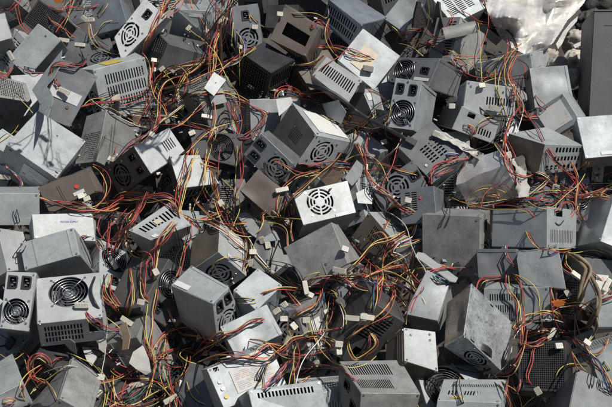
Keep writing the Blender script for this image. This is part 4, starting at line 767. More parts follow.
def make_unit(row):
    global FANGROUPS
    name,c,aw,ad,size,ctr,vis=row
    hand=HAND[name]; c=Vector(c); aw=Vector(aw).normalized(); ad=(Vector(ad)-aw*Vector(ad).dot(aw)).normalized(); az=aw.cross(ad)
    Rm=Matrix((aw,ad,az)).transposed()
    LW,LD,LH=size; hw,hd,hh=LW/2,LD/2,LH/2
    loc0=[(hw,0,0),(-hw,0,0),(0,hd,0),(0,-hd,0),(0,0,hh),(0,0,-hh)]
    off=Vector(min(loc0,key=lambda q:(Rm@Vector(q)).z))
    root=bpy.data.objects.new('power_supply',None); COL.objects.link(root); root.empty_display_size=.03
    root.matrix_world=Matrix.Translation(c+Rm@off)@Rm.to_4x4()
    sp=SPEC.get(name)
    rnd=random.Random(name)
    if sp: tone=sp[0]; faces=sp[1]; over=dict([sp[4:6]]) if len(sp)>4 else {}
    else:
        tone=rnd.choices(['g','g2','dg','d','k','b'],[4,4,3,2,2,1])[0]; over={}
        if vis>2200: tone=rnd.choice(['d','g2','dg'])  # large fillers toned dark to stand in for shaded hollows
        faces={'WH':rnd.choice([fan_a(),fan_b(),[('slots',.1,.15,.55,.8,9,1,.5),('hole',.78,.5,22,16)],[('slots',.08,.1,.92,.45,14,1,.5)],[('hex',.06,.1,.6,.9,6)],[]]),
               'WD':rnd.choice([[],[('label',.3,.3,.75,.62,'paper')],[],[('slots',.15,.2,.85,.8,3,12,.5)],[('line',.5,0,.5,1)]]),
               'DH':rnd.choice([[],[],[('slots',.15,.2,.8,.8,10,2,.5)],[('hex',.08,.1,.9,.9,6.5)]])}
    # map a point measured from the near corner (u along W, v along D, w along H) to local space
    rq=random.Random(name+'d'); am=rq.choice([.0015,.003,.005,.008])
    CO=[[[Vector((rq.gauss(0,am),rq.gauss(0,am),rq.gauss(0,am))) for _ in (0,1)] for _ in (0,1)] for _ in (0,1)]
    def P(u,v,w):            # knocked corners: the whole case is slightly out of true
        a,b,c_=u/LW,v/LD,w/LH; d=Vector()
        for i,fa in ((0,1-a),(1,a)):
            for j,fb in ((0,1-b),(1,b)):
                for k,fc in ((0,1-c_),(1,c_)): d+=CO[i][j][k]*(fa*fb*fc)
        return Vector((u-hw,v-hd,hand*(w-hh)))+d-off
    maps={ 'WH':(lambda a,b,o:P(a,-o,b),LW,LH), 'WD':(lambda a,b,o:P(a,b,-o),LW,LD), 'DH':(lambda a,b,o:P(-o,a,b),LD,LH),
           'WHf':(lambda a,b,o:P(a,LD+o,b),LW,LH), 'WDf':(lambda a,b,o:P(a,b,LH+o),LW,LD), 'DHf':(lambda a,b,o:P(LW+o,a,b),LD,LH)}
    seed=rnd.random()*50; warp=rnd.choice([.002,.004,.007,.011])
    tmat=TONE[tone]
    case=MB(); cover=MB()
    crumple=tone=='m'
    mats=[tmat]+[TONE[v] for v in over.values()]  # per-face tones
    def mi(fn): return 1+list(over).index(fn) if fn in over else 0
    if crumple:
        n=16
        for fn,(Fm,La,Lb) in maps.items():
            V=[]
            for j in range(n+1):
                for i in range(n+1):
                    p=Fm(La*i/n,Lb*j/n,0); d=noise.noise_vector(p*11)*.007+noise.noise_vector(p*30+Vector((3,1,2)))*.0022
                    V.append(p+d)
            (cover if fn in('WD','DH','DHf') else case).mesh(V,[(j*(n+1)+i,j*(n+1)+i+1,(j+1)*(n+1)+i+1,(j+1)*(n+1)+i) for j in range(n) for i in range(n)],0,True)
    else:
        for fn,(Fm,La,Lb) in maps.items():
            fs=faces.get(fn,[]) if fn in faces else []
            if fn=='WHf' and not any(f[0] in('slots',) for f in faces.get('WH',[])): fs=[('slots',.1,.2,.5,.8,8,1,.5),('hole',.8,.5,20,16)]
            wp=min(warp,.0015) if any(f[0] in('label','text','dot','line') for f in fs) else warp
            face_geo(cover if fn in('WD','DH','DHf') else case, Fm, La, Lb, fs, mi(fn), wp, seed+len(fn)+ord(fn[0]))
        b=B_ # chamfered folds along the twelve edges and the eight corners
        Wd,Dd,Hd=LW,LD,LH
        for (i,j) in ((0,0),(0,1),(1,0),(1,1)):
            x=i*Wd; y=j*Dd; sx=1-2*i; sy=1-2*j
            case.poly([P(x,y+sy*b,b),P(x+sx*b,y,b),P(x+sx*b,y,Hd-b),P(x,y+sy*b,Hd-b)],mi('WH') if j==0 else 0)
            x=i*Wd; z=j*Hd; sz=1-2*j
            cover.poly([P(x,b,z+sz*b),P(x+sx*b,b,z),P(x+sx*b,Dd-b,z),P(x,Dd-b,z+sz*b)],0)
            y=i*Dd; sy2=1-2*i
            case.poly([P(b,y,z+sz*b),P(b,y+sy2*b,z),P(Wd-b,y+sy2*b,z),P(Wd-b,y,z+sz*b)],0)
        for i in (0,1):
            for j in (0,1):
                for k in (0,1):
                    x,y,z=i*Wd,j*Dd,k*Hd; sx,sy,sz=1-2*i,1-2*j,1-2*k
                    case.poly([P(x,y+sy*b,z+sz*b),P(x+sx*b,y,z+sz*b),P(x+sx*b,y+sy*b,z)],0)
        # folded lip of the base over the side and its screws
        if tone not in('k',) and rnd.random()<.8:
            Fm,La,Lb=maps['DH']
            busy=any(f[0] in('slots','hex','fan','hole','iec') for f in faces.get('DH',[]))
            if not busy:
                w=.009; cover.box(Fm(.002,Lb-w,.0001),Fm(La-.002,Lb-w,.0001)-Fm(.002,Lb-w,.0001),Fm(.002,Lb-.001,.0001)-Fm(.002,Lb-w,.0001),Fm(0,0,.0009)-Fm(0,0,0),mi('DH'))
        if sp and tone!='k' and not faces.get('WD') and rnd.random()<.75:      # folded flanges along the lid
            Fm,La,Lb=maps['WD']
            for a0 in (.001,La-.0085): cover.box(Fm(a0,.002,.0001),Fm(a0+.0075,.002,.0001)-Fm(a0,.002,.0001),Fm(a0,Lb-.002,.0001)-Fm(a0,.002,.0001),Fm(0,0,.0011)-Fm(0,0,0),mi('WD'))
    case.build('case',mats,root)
    cover.build('cover',mats,root)
    def frame(Fm,x,y,o=0,rot=0):     # local matrix on a face, z pointing out
        p=Fm(x,y,o); ex=(Fm(x+.01,y,o)-p).normalized(); ez=(Fm(x,y,o+.01)-p).normalized(); ey=ez.cross(ex)
        m=Matrix((ex,ey,ez)).transposed().to_4x4(); m.translation=p
        return m@Matrix.Rotation(rot,4,'Z')
    def place(nm,me,par,mat,s=1):
        return link(nm,me,par,mat@Matrix.Scale(s,4))
    if sp and tone not in('m','k'):
        for fn in ('WH','WD','DH'):
            Fm,La,Lb=maps[fn]
            if rnd.random()<.3: continue
            for a in (.006,La-.006):
                for b2 in (.005,Lb-.005):
                    if rnd.random()<.7: place('screw',SCREW,root,frame(Fm,a+rnd.uniform(-.001,.001),b2,.0003,rnd.random()*3),.85)
    for fn in ('WH','WD','DH'):
        Fm,La,Lb=maps[fn]
        for f in faces.get(fn,[]):
            k=f[0]
            if k=='fan':
                cx,cy,R=f[1]*La,f[2]*Lb,f[3]/1000; R=min(R,cx-.003,La-cx-.003,cy-.003,Lb-cy-.003) if f[3]<60 else R
                fo=place('fan',FAN_ME,root,frame(Fm,cx,cy,-.0025,rnd.random()*6),R)
                link('fan_hub',HUB_ME,fo)
                if f[4] in GUARD: place('fan_guard',GUARD[f[4]],root,frame(Fm,cx,cy,0),R)
                for x,y in fan_screws(cx,cy,R):
                    if .004<x<La-.004 and .004<y<Lb-.004: place('screw',SCREW,root,frame(Fm,x,y,.0002,rnd.random()*3))
            elif k=='iec':
                x=min(max(f[1]*La,.017),La-.017); place('power_inlet',INLET,root,frame(Fm,x,f[2]*Lb,0,math.pi/2*0))
            elif k=='sw': place('voltage_switch',SWITCH,root,frame(Fm,f[1]*La,f[2]*Lb,.0001))
            elif k=='label':
                _,u0,v0,u1,v1,cc=f; q=MB(); x0,y0,x1,y1=u0*La,v0*Lb,u1*La,v1*Lb
                q.box(Fm(x0,y0,.0014),Fm(x1,y0,.0014)-Fm(x0,y0,.0014),Fm(x0,y1,.0014)-Fm(x0,y0,.0014),Fm(x0,y0,.0018)-Fm(x0,y0,.0014),0)
                if cc in('paper','print') and abs(x1-x0)>.03 and abs(y1-y0)>.03:
                    y=y0+.006; lh=.0036 if cc=='paper' else .0042
                    while y<y1-.006:
                        x=x0+.006
                        while x<x1-.012:
                            l=min(rnd.uniform(.006,.03),x1-.006-x)
                            if rnd.random()<(.42 if cc=='paper' else .8):
                                q.poly([Fm(x,y,.0020),Fm(x+l,y,.0020),Fm(x+l,y+lh*.38,.0020),Fm(x,y+lh*.38,.0020)],2 if rnd.random()<.2 else 1)
                            x+=l+.004
                        y+=lh
                q.build('label',[M[cc],M['ink'],M['inkred']],root)
            elif k=='dot':
                q=MB(); r=f[3]/1000; n=14; pts=[(f[1]*La+r*math.cos(6.2832*i/n),f[2]*Lb+r*math.sin(6.2832*i/n)) for i in range(n)]
                if f[4]=='black' or r<.0035:
                    place('screw',SCREW,root,frame(Fm,f[1]*La,f[2]*Lb,.0004)); continue
                q.mesh([Fm(x,y,.0024) for x,y in pts]+[Fm(x,y,.0028) for x,y in pts],[(i,(i+1)%n,n+(i+1)%n,n+i) for i in range(n)]+[tuple(range(n,2*n))])
                q.build('sticker',M[f[4]],root)
            elif k=='line':
                _,u0,v0,u1,v1=f; q=MB(); a=Fm(u0*La,v0*Lb,.0004); d=Fm(u1*La,v1*Lb,.0004)
                vert=abs(u1-u0)<1e-6
                if vert: q.box(Fm(u0*La-.0012,max(v0*Lb,.003),-.0010),Fm(.0024,0,0)-Fm(0,0,0),Fm(0,min(v1*Lb,Lb-.003)-max(v0*Lb,.003),0)-Fm(0,0,0),Fm(0,0,.0024)-Fm(0,0,0))
                q.build('pressed_seam',mats[mi(fn)] if mi(fn)<len(mats) else tmat,root)
            elif k=='text':
                cu=bpy.data.curves.new('lettering','FONT'); cu.body=f[3]; cu.size=.0062; cu.align_x='CENTER'; cu.extrude=.0002
                tmp=bpy.data.objects.new('lettering',cu); COL.objects.link(tmp)
                me=bpy.data.meshes.new_from_object(tmp.evaluated_get(bpy.context.evaluated_depsgraph_get())); bpy.data.objects.remove(tmp)
                me.materials.clear(); me.materials.append(M['inkblue'])
                m=frame(Fm,f[1]*La,f[2]*Lb,.0010)
                # turn the writing upright for the picture
                ww=(Rm.to_4x4()@m); best=min((0,math.pi/2,math.pi,-math.pi/2),key=lambda t:-((ww@Matrix.Rotation(t,4,'Z')).col[0].xyz.dot(RIGHT)))
                link('lettering',me,root,m@Matrix.Rotation(best,4,'Z'))
    return root
def fan_a(): return [('fan',.32,.5,36,'ring'),('iec',.78,.3),('iec',.78,.72)]
def fan_b(): return [('fan',.66,.5,36,'wire'),('iec',.2,.5)]

GRP='scrapped power supplies in the heap'
TONEWORD={'g':'grey','g2':'dusty grey','dg':'slate','d':'charcoal','k':'black','b':'brown'}
ROOT={}
used=set()
heroes=[r for r in UNITS if r[0] in SPEC]
def rel(ctr, skip=()):
    """nearest well described neighbour and on which side of it the point lies"""
    for r in sorted(heroes,key=lambda r:(r[5][0]-ctr[0])**2+(r[5][1]-ctr[1])**2):
        dx,dy=ctr[0]-r[5][0],ctr[1]-r[5][1]
        s=('right of' if dx>0 else 'left of') if abs(dx)>abs(dy) else ('below' if dy>0 else 'above')
        yield SPEC[r[0]][3], s
for row in UNITS:
    root=make_unit(row); ROOT[row[0]]=root
    sp=SPEC.get(row[0])
    if sp: tag(root,sp[2],'power supply',GRP)
    else:
        t=root.children[0].data.materials[0].name
        wd={'zinc steel':'grey','dusty steel':'dusty grey','slate steel':'slate','charcoal steel':'charcoal','black steel':'black','brown stained steel':'brown'}[t]
        for ph,s in rel(row[5]):
            if (ph,s) not in used and len(f'half buried {wd} power supply just {s} {ph}'.split())<=16: break
        used.add((ph,s))
        tag(root,f'half buried {wd} power supply just {s} {ph}','power supply',GRP)

# ---------------------------------------------------------------- depth of the heap along the line of sight, used to lay the cables on it
ST=2; MXG=40
us=np.arange(-MXG,612+MXG,ST)+ST/2; vs=np.arange(-MXG,407+MXG,ST)+ST/2
Ug,Vg=np.meshgrid(us,vs)
RAY=np.stack([(Ug-306)*K,(203.5-Vg)*K,np.ones_like(Ug)],-1)
BAS=np.array([list(RIGHT),list(UP),list(FWD)])      # rows: camera axes in world
RW=RAY@BAS; E0=np.array(EYE)
Zb=np.full(Ug.shape,np.inf); IDb=np.full(Ug.shape,-1)
for i,row in enumerate(UNITS):
    aw=np.array(row[2]);aw/=np.linalg.norm(aw); ad=np.array(row[3]); ad-=aw*(ad@aw); ad/=np.linalg.norm(ad); R=np.stack([aw,ad,np.cross(aw,ad)],1)
    h=np.array(row[4])/2; o=(E0-np.array(row[1]))@R; d=RW@R
    with np.errstate(divide='ignore',invalid='ignore'):
        t1=(-h-o)/d; t2=(h-o)/d
    tn=np.minimum(t1,t2).max(-1); tf=np.maximum(t1,t2).min(-1)
    m=(tn<tf)&(tn>0)&(tn<Zb); Zb[m]=tn[m]; IDb[m]=i
PDg=DIST/(1-SLOPE*(203.5-Vg)*K)
GAP=Zb>PDg+.10
GAP&=~((Ug>488)&(Vg<50))&~((Ug>552)&(Vg<100))&~((Ug>584)&(Vg<116))
Zs=np.minimum(Zb,PDg+.24)
Zmin=Zs.copy()
for dy in (-1,0,1):
    for dx in (-1,0,1): Zmin=np.minimum(Zmin,np.roll(np.roll(Zs,dy,0),dx,1))
def gi(u,v): return min(max(int((v+MXG)/ST),0),Zb.shape[0]-1),min(max(int((u+MXG)/ST),0),Zb.shape[1]-1)
def unit_at(u,v):
    k=IDb[gi(u,v)]
    if k>=0: return UNITS[k]
    return min(UNITS,key=lambda r:(r[5][0]-u)**2+(r[5][1]-v)**2)
def cat(pts,step=2.4):
    P=[np.array(p,float) for p in pts]
    if len(P)==2: P=[P[0],(P[0]+P[1])/2,P[1]]
    P=[2*P[0]-P[1]]+P+[2*P[-1]-P[-2]]; out=[]
    for i in range(1,len(P)-2):
        a,b,c,d=P[i-1:i+3]; n=max(2,int(np.linalg.norm(c-b)/step))
        for j in range(n):
            t=j/n; out.append(.5*(2*b+(c-a)*t+(2*a-5*b+4*c-d)*t*t+(-a+3*b-3*c+d)*t**3))
    out.append(P[-2]); return np.array(out)
def drape(q,r,lift=0,dive=(1,1)):
    n=len(q); zs=np.array([Zmin[gi(*p)] for p in q]); z0=zs-r*1.15-.0015-lift
    idx=np.arange(n); st=.015
    z=np.min(z0[None,:]+st*np.abs(idx[:,None]-idx[None,:]),1)
    for _ in range(4):
        z[1:-1]=(z[:-2]+2*z[1:-1]+z[2:])/4
        z=np.minimum(z,z0+.001)
    z[1:-1]=(z[:-2]+2*z[1:-1]+z[2:])/4
    for e in (0,1):
        if dive[e]:
            for i in range(min(5,n//3)):
                k=i if e==0 else n-1-i
                z[k]+=(5-i)*.005
    return [at(q[i][0],q[i][1],z[i]) for i in range(n)]
def wander(n,rnd,amp,per=22):
    ph=[rnd.uniform(0,6.28) for _ in range(3)]; pr=[per*rnd.uniform(.7,1.5) for _ in range(3)]
    return np.array([amp*(.6*math.sin(6.28*i/pr[0]+ph[0])+.4*math.sin(6.28*i/pr[1]+ph[1])) for i in range(n)])
def strands(cols,spread,pts,rnd,rad=.00115):
    q=cat(pts); n=len(q); t=np.gradient(q,axis=0); t/=np.maximum(np.linalg.norm(t,axis=1,keepdims=True),1e-6); nn=np.stack([-t[:,1],t[:,0]],1)
    m=len(cols); res=[]
    fade=np.array([.45+.55*math.sin(math.pi*min(1,max(0,i/(n-1)))) for i in range(n)])
    for k,c in enumerate(cols):
        r={'K':.0058,'N':.0032,'C':.0045}.get(c,rad)
        base=(k-(m-1)/2)/max(1,m-1)*2*spread*.75 if m>1 else 0
        offs=(base+wander(n,rnd,spread*.75+.25))*fade
        al=wander(n,rnd,.8)
        qq=q+nn*offs[:,None]+t*al[:,None]
        lift=rnd.uniform(0,.0028*m)
        res.append((c,drape(qq,r,lift),r))
    return res
def plug_matrix(u,v,ang,rnd,lift=.005):
    z=Zmin[gi(u,v)]-lift; p=at(u,v,z); a=math.radians(-ang)
    ex=(RIGHT*math.cos(a)+UP*math.sin(a)+FWD*rnd.uniform(-.35,.35)).normalized()
    ez=(-FWD+UP*rnd.uniform(-.3,.6)+RIGHT*rnd.uniform(-.4,.4)); ez=(ez-ex*ez.dot(ex)).normalized(); ey=ez.cross(ex)
    m=Matrix((ex,ey,ez)).transposed().to_4x4(); m.translation=p; return m
CW={'r':'red','y':'yellow','k':'black','o':'orange','b':'blue','w':'white','g':'green','p':'violet','C':'brown','K':'black','N':'black'}
harness=[]
rnd=random.Random(5)
usedh=set()
for cols,spread,pts in TRACES:
    mid=pts[len(pts)//2]; q=cat(pts); mid=q[len(q)//2]
    zc=plane_depth(mid[1]); base=at(mid[0],mid[1],float(Zmin[gi(*mid)]))
    root=bpy.data.objects.new('cord' if cols in('K','N') else 'cloth_sleeve' if cols[0]=='C' else 'cable_bundle' if len(cols)>1 else 'cable',None); COL.objects.link(root); root.location=base; root.empty_display_size=.03
    for c,P3,r in strands(cols,spread,pts,rnd):
        mb=MB(); mb.tube([p-base for p in P3],r,8 if r>.003 else 6)
        mb.build('sleeve' if c=='C' else 'wire',WIRE[c],root)
    seen=[]; 
    for c in cols:
        if CW[c] not in seen: seen.append(CW[c])
    cw=' and '.join(seen[:2]) if len(seen)<3 else f'{seen[0]}, {seen[1]} and {seen[2]}'
    noun={'K':'thick power cord','N':'thin cord','C':'cloth cable sleeve'}.get(cols[0],'wire' if len(cols)==1 else 'wire pair' if len(cols)==2 else 'cable bundle' if len(cols)<5 else 'thick cable bundle')
    done=False
    for u,v,verb in ((mid[0],mid[1],'across'),(q[0][0],q[0][1],'starting at'),(q[-1][0],q[-1][1],'ending at')):
        row=unit_at(u,v)
        if row[0] in SPEC:
            key=(cw,noun,verb,row[0])
            if key not in usedh:
                usedh.add(key); lab=f'{cw} {noun} {verb} {SPEC[row[0]][3]}'
                if len(lab.split())<=16: done=True; break
    if not done:
        for ph,s in rel(mid):
            if (cw,noun,s,ph) not in usedh and len(f'{cw} {noun} just {s} {ph}'.split())<=16:
                usedh.add((cw,noun,s,ph)); lab=f'{cw} {noun} just {s} {ph}'; break
    tag(root,lab,'cable','loose cables on the heap')
    harness.append((root,q,base))
for u,v,ang,kind in PLUGS:
    best=min(harness,key=lambda h:float(np.min(np.hypot(h[1][:,0]-u,h[1][:,1]-v))))
    m=plug_matrix(u,v,ang,rnd,.012 if kind!='tie' else .006); m.translation=m.translation-best[2]
    link('cable_tie' if kind=='tie' else 'connector',PLUG[kind],best[0],m)
# cables of the buried units, wandering through the gaps
gy,gx=np.nonzero(GAP&(Ug>-10)&(Ug<622)&(Vg>-10)&(Vg<417))
PAL=['ry','rrk','yk','krk','kk','ryk','rkk','rk','ykk','rykk','rykr','kk','rkyb','yr','rryk','ykwr','ry','kk','w','y','r','yk']
cnt={}; dens={}
for k in range(N_AUTO:=330):
    best=None
    i=rnd.randrange(len(gy)); s=np.array([Ug[gy[i],gx[i]],Vg[gy[i],gx[i]]])
    for t in range(16):
        p=s.copy(); hd_=rnd.uniform(0,6.28); cv=rnd.gauss(0,.07); pts=[tuple(p)]
        for j in range(rnd.randint(6,14)):
            cv=cv*.8+rnd.gauss(0,.15); hd_+=cv; p=p+np.array([math.cos(hd_),math.sin(hd_)])*9; pts.append(tuple(p))
        g=np.mean([GAP[gi(*a)] for a in pts])
        sc_=g*1.6+.03*len(pts)
        if best is None or sc_>best[0]: best=(sc_,pts,hd_)
    if best[0]<1.18: continue
    cell=(int(best[1][len(best[1])//2][0]//34),int(best[1][len(best[1])//2][1]//34)); dens[cell]=dens.get(cell,0)+1
    if dens[cell]>3: continue
    pts=best[1]; cut=[]; bad=0
    for a in pts:
        bad=bad+1 if not GAP[gi(*a)] else 0
        cut.append(a)
        if bad>=3 and rnd.random()<.75: break
    pts=cut if len(cut)>3 else pts
    row=unit_at(*pts[0]); cnt[row[0]]=cnt.get(row[0],0)+1
    if cnt[row[0]]>10: continue
    root=ROOT[row[0]]; inv=root.matrix_world.inverted()
    inv=(Matrix.LocRotScale(*root.matrix_basis.decompose())).inverted()
    cols=rnd.choice(PAL)
    cb=bpy.data.objects.new('cable_bundle',None); COL.objects.link(cb); cb.parent=root; cb.empty_display_size=.02
    for c,P3,r in strands(cols,rnd.uniform(1.2,3),pts,rnd):
        mb=MB(); mb.tube([inv@p for p in P3],r,5); mb.build('wire',WIRE[c],cb)
    if rnd.random()<.6 and GAP[gi(*pts[-1])]:
        u,v=pts[-1]; m=inv@plug_matrix(u,v,math.degrees(best[2])+90,rnd,.008)
        link('connector',PLUG[rnd.choice(['mol','mol','mol','atx','blk'])],cb,m)

# ---------------------------------------------------------------- other scrap on and behind the heap
MX={'foil':steel('crumpled silver foil',(.74,.72,.68),metal=.4,rough=.4,dirt=.55,dirtcol=(.26,.21,.16),mott=.2,bump=.6,scr=0),
    'chunk':plain('pale crushed lump',(.40,.36,.31),.8,var=.25,scale=40,bump=.5),
    'cab':steel('dark grey painted steel',(.10,.102,.106),metal=.05,rough=.5,dirt=.3,mott=.12,bump=.1,scr=.3),
    'pcb':plain('tan circuit board',(.26,.22,.16),.6,var=.2), 'chip':plain('dark component',(.03,.03,.035),.4,var=.3),
    'cloth':plain('white torn plastic',(.42,.41,.38),.5,var=.12,scale=30,bump=.4),'tan':plain('tan card',(.28,.21,.14),.8,var=.15),
    'orange':plain('orange plastic',(.42,.12,.03),.45,var=.1),'char':plain('ragged dark plastic',(.05,.047,.043),.85,var=.35,scale=120,bump=.8)}
def plate(name, poly, mat, label, cat, thick=.0012, lift=.006, bend=None, mats=None, hang=0):
    """a real sheet: picture outline laid on a tilted plane just above what it rests on"""
    A=np.array([[u,v,1] for u,v in poly]); zs=np.array([float(Zmin[gi(u,v)]) for u,v in poly])
    zs=np.minimum(zs,np.array([plane_depth(v)+.10 for u,v in poly]))
    co_,*_=np.linalg.lstsq(A,zs,rcond=None); zf=A@co_; zf+=min(0,(zs-zf).min())-lift+hang
    if bend: zf=zf+np.array(bend)
    f=[at(u,v,z) for (u,v),z in zip(poly,zf)]; c=sum(f,Vector())/len(f)
    nrm=Vector()
    for i in range(1,len(f)-1): nrm+=(f[i]-f[0]).cross(f[i+1]-f[0])
    nrm.normalize()
    if nrm.dot(FWD)<0: nrm=-nrm
    mb=MB(); n=len(f); F_=[p-c for p in f]; Bk=[p-c+nrm*thick for p in f]
    tris=tessellate_polygon([[Vector((u,v,0)) for u,v in poly]])
    mb.mesh(F_+Bk,[tuple(t) for t in tris]+[tuple(n+k for k in t[::-1]) for t in tris]+[(i,(i+1)%n,n+(i+1)%n,n+i) for i in range(n)])
    o=mb.build(name,mat,None,c); tag(o,label,cat); return o
# silver foil behind the heap
fp=[(484,-14),(486,8),(492,22),(500,37),(512,48),(527,55),(541,53),(553,43),(561,31),(567,21),(575,13),(584,3),(592,-14)]
def inside(u,v,pl):
    c=False
    for i in range(len(pl)):
        (x1,y1),(x2,y2)=pl[i],pl[i-1]
        if (y1>v)!=(y2>v) and u<(x2-x1)*(v-y1)/(y2-y1)+x1: c=not c
    return c
mb=MB(); nx,ny=170,120; V=[]; base=at(535,20,plane_depth(20)+.1); rf=random.Random(12)
folds=[(rf.uniform(0,3.14),rf.uniform(.011,.026)*(1 if k<7 else 3),rf.uniform(0,1),(.085 if k<7 else .015)) for k in range(13)]
for j in range(ny+1):
    for i in range(nx+1):
        u=482+112*i/nx; v=-16+74*j/ny
        wv_=noise.noise_vector(Vector((u*.03,v*.045,3)))*6; a_,b_=u+wv_.x,v*1.3+wv_.y; d=0
        for th,fr,ph,am in folds:
            q=(a_*math.cos(th)+b_*math.sin(th))*fr+ph; d+=am*abs((q%1)-.5)*2*(.55+.9*noise.noise(Vector((u*.03,v*.04,ph*9))))
        V.append(at(u,v,plane_depth(v)+.30-d)-base)
Fs=[]
for j in range(ny):
    for i in range(nx):
        if inside(482+112*(i+.5)/nx,-16+74*(j+.5)/ny,fp): Fs.append((j*(nx+1)+i,j*(nx+1)+i+1,(j+1)*(nx+1)+i+1,(j+1)*(nx+1)+i))
mb.mesh(V,Fs,0,True); o=mb.build('foil_sheet',MX['foil'],None,base); tag(o,'large crumpled silver foil sheet glaring in the sun behind the heap','foil')
me=o.data; bm=bmesh.new(); bm.from_mesh(me); bmesh.ops.delete(bm,geom=[v for v in bm.verts if not v.link_faces],context='VERTS'); bm.to_mesh(me); bm.free()
def chunk(u,v,z,rx,ry,seed,label,mat='chunk'):
    bm=bmesh.new(); bmesh.ops.create_icosphere(bm,subdivisions=4,radius=1)
    for q in bm.verts:
        p=q.co.copy(); k=1-.35*abs(noise.noise(p*1.3+Vector((seed,0,0))))-.25*abs(noise.noise(p*2.9+Vector((0,seed,0))))+.04*noise.noise(p*9)
        q.co=Vector((p.x*rx*k,p.y*rx*.8*k,p.z*ry*k))
    me=bpy.data.meshes.new('scrap_lump'); bm.to_mesh(me); bm.free(); me.materials.append(MX[mat])
    for f in me.polygons: f.use_smooth=True
    o=link('scrap_lump',me,None,at(u,v,z)); o.rotation_euler=(seed,seed*.3,seed*.7); tag(o,label,'scrap')
zz=lambda v,d:plane_depth(v)+d
chunk(558,66,zz(66,.10),.042,.036,1.0,'pale crushed lump beside the plain pale power supply')
chunk(573,60,zz(60,.14),.052,.034,2.2,'largest pale lump of rubble under the silver foil')
chunk(585,68,zz(68,.13),.036,.032,3.1,'rounded pale lump touching the dark grey cabinet')
chunk(571,79,zz(79,.10),.038,.028,4.4,'flat pale lump just above the dark drive cage')
chunk(586,50,zz(50,.20),.046,.026,5.3,'dusty lump high beside the cabinet edge')
chunk(575,44,zz(44,.18),.058,.032,6.2,'long pale lump lying under the right foil edge')
chunk(590,82,zz(82,.12),.034,.026,7.7,'dark lump in the hollow by the cabinet','char')  # uses the dark material, unlike its pale neighbours
chunk(548,58,zz(58,.16),.04,.03,8.4,'small dusty lump at the foot of the foil')
plate('scrap_sheet',[(573,45),(584,40),(592,33),(592,37),(584,44),(575,48)],MX['foil'],'narrow white metal scrap strip between rubble and cabinet','scrap')
plate('scrap_sheet',[(556,44),(563,32),(571,22),(578,16),(577,21),(568,31),(562,44),(558,49)],MX['foil'],'curled silver strip hanging at the right of the foil','scrap',hang=.0)
for (u,v,rx,sd,lb) in ((604,2,.09,9.1,'dark lump above the cabinet at the top right corner'),(588,20,.06,10.2,'dark lump left of the cabinet top')): chunk(u,v,zz(v,.30),rx,rx*.6,sd,lb,'char')
# dark grey cabinet at the right edge
zc=zz(104,.03); p0=at(588,128,zc); p1=at(594,9.5,zc); upv=(p1-p0); wv=RIGHT*.26; bk=FWD*.16-UP*.02
c0=p0; mb=MB(); mb.box((0,0,0),wv,bk,upv); cb=mb.build('cabinet',MX['cab'],None,c0); tag(cb,'dark grey steel cabinet standing upright at the right edge','cabinet')
mb=MB(); f0=upv*.02+wv*.004-FWD*.003; mb.box(f0,wv*.99,FWD*.0028,upv*.96); mb.build('door_panel',MX['cab'],cb)
mb=MB(); mb.box(upv*.985-FWD*.006,wv,FWD*.003,upv*.012); mb.build('top_rim',MX['cab'],cb)
mb=MB(); mb.box(upv*.86+wv*.12-FWD*.0036,wv*.5,FWD*.0005,upv*.006); mb.build('seam',M['black'],cb)
# drive cage
def local_frame(u,v,z,ang,tilt=.3):
    p=at(u,v,z); a=math.radians(-ang); ex=RIGHT*math.cos(a)+UP*math.sin(a); ez=(-FWD+UP*tilt); ez=(ez-ex*ez.dot(ex)).normalized(); ey=ez.cross(ex)
    m=Matrix((ex,ey,ez)).transposed().to_4x4(); m.translation=p; return m
def empty(name,m):
    o=bpy.data.objects.new(name,None); COL.objects.link(o); o.matrix_world=m; o.empty_display_size=.03; return o
cg=empty('drive_cage',local_frame(583,93,float(Zmin[gi(583,93)])-.02,-19)); tag(cg,'small dark metal drive cage lying open before the cabinet','drive cage')
L2,H2=.037,.014
for s in (-1,1):
    mb=MB(); mb.box((-L2,s*H2-.0025,0),(2*L2,0,0),(0,.005,0),(0,0,.012)); mb.build('rail',TONE['dg'],cg)
for x in (-.036,-.008,.026):
    mb=MB(); mb.box((x,-H2+.003,.002),(.008,0,0),(0,2*H2-.006,0),(0,0,.009)); mb.build('cross_bar',TONE['g'],cg)
mb=MB(); mb.box((-L2,-H2,-.006),(2*L2,0,0),(0,2*H2,0),(0,0,.005)); mb.build('base_plate',TONE['k'],cg)
mb=MB(); mb.box((-.026,-.008,.0),(.016,0,0),(0,.016,0),(0,0,.007)); mb.box((.004,-.008,.0),(.020,0,0),(0,.016,0),(0,0,.006)); 
b1=MB(); b1.box((-.026,-.008,.0),(.016,0,0),(0,.016,0),(0,0,.007)); b1.build('drive_block',MX['chip'],cg)
b1=MB(); b1.box((.004,-.008,.0),(.020,0,0),(0,.016,0),(0,0,.006)); b1.build('drive_block',MX['chip'],cg)
lf=empty('loose_fan',local_frame(603,109,float(Zmin[gi(600,110)])-.02,20,.5)); tag(lf,'loose fan scrap between drive cage and cabinet foot','fan')
link('fan_frame',FAN_ME,lf,Matrix.Scale(.026,4)); link('fan_hub',HUB_ME,lf,Matrix.Scale(.026,4))
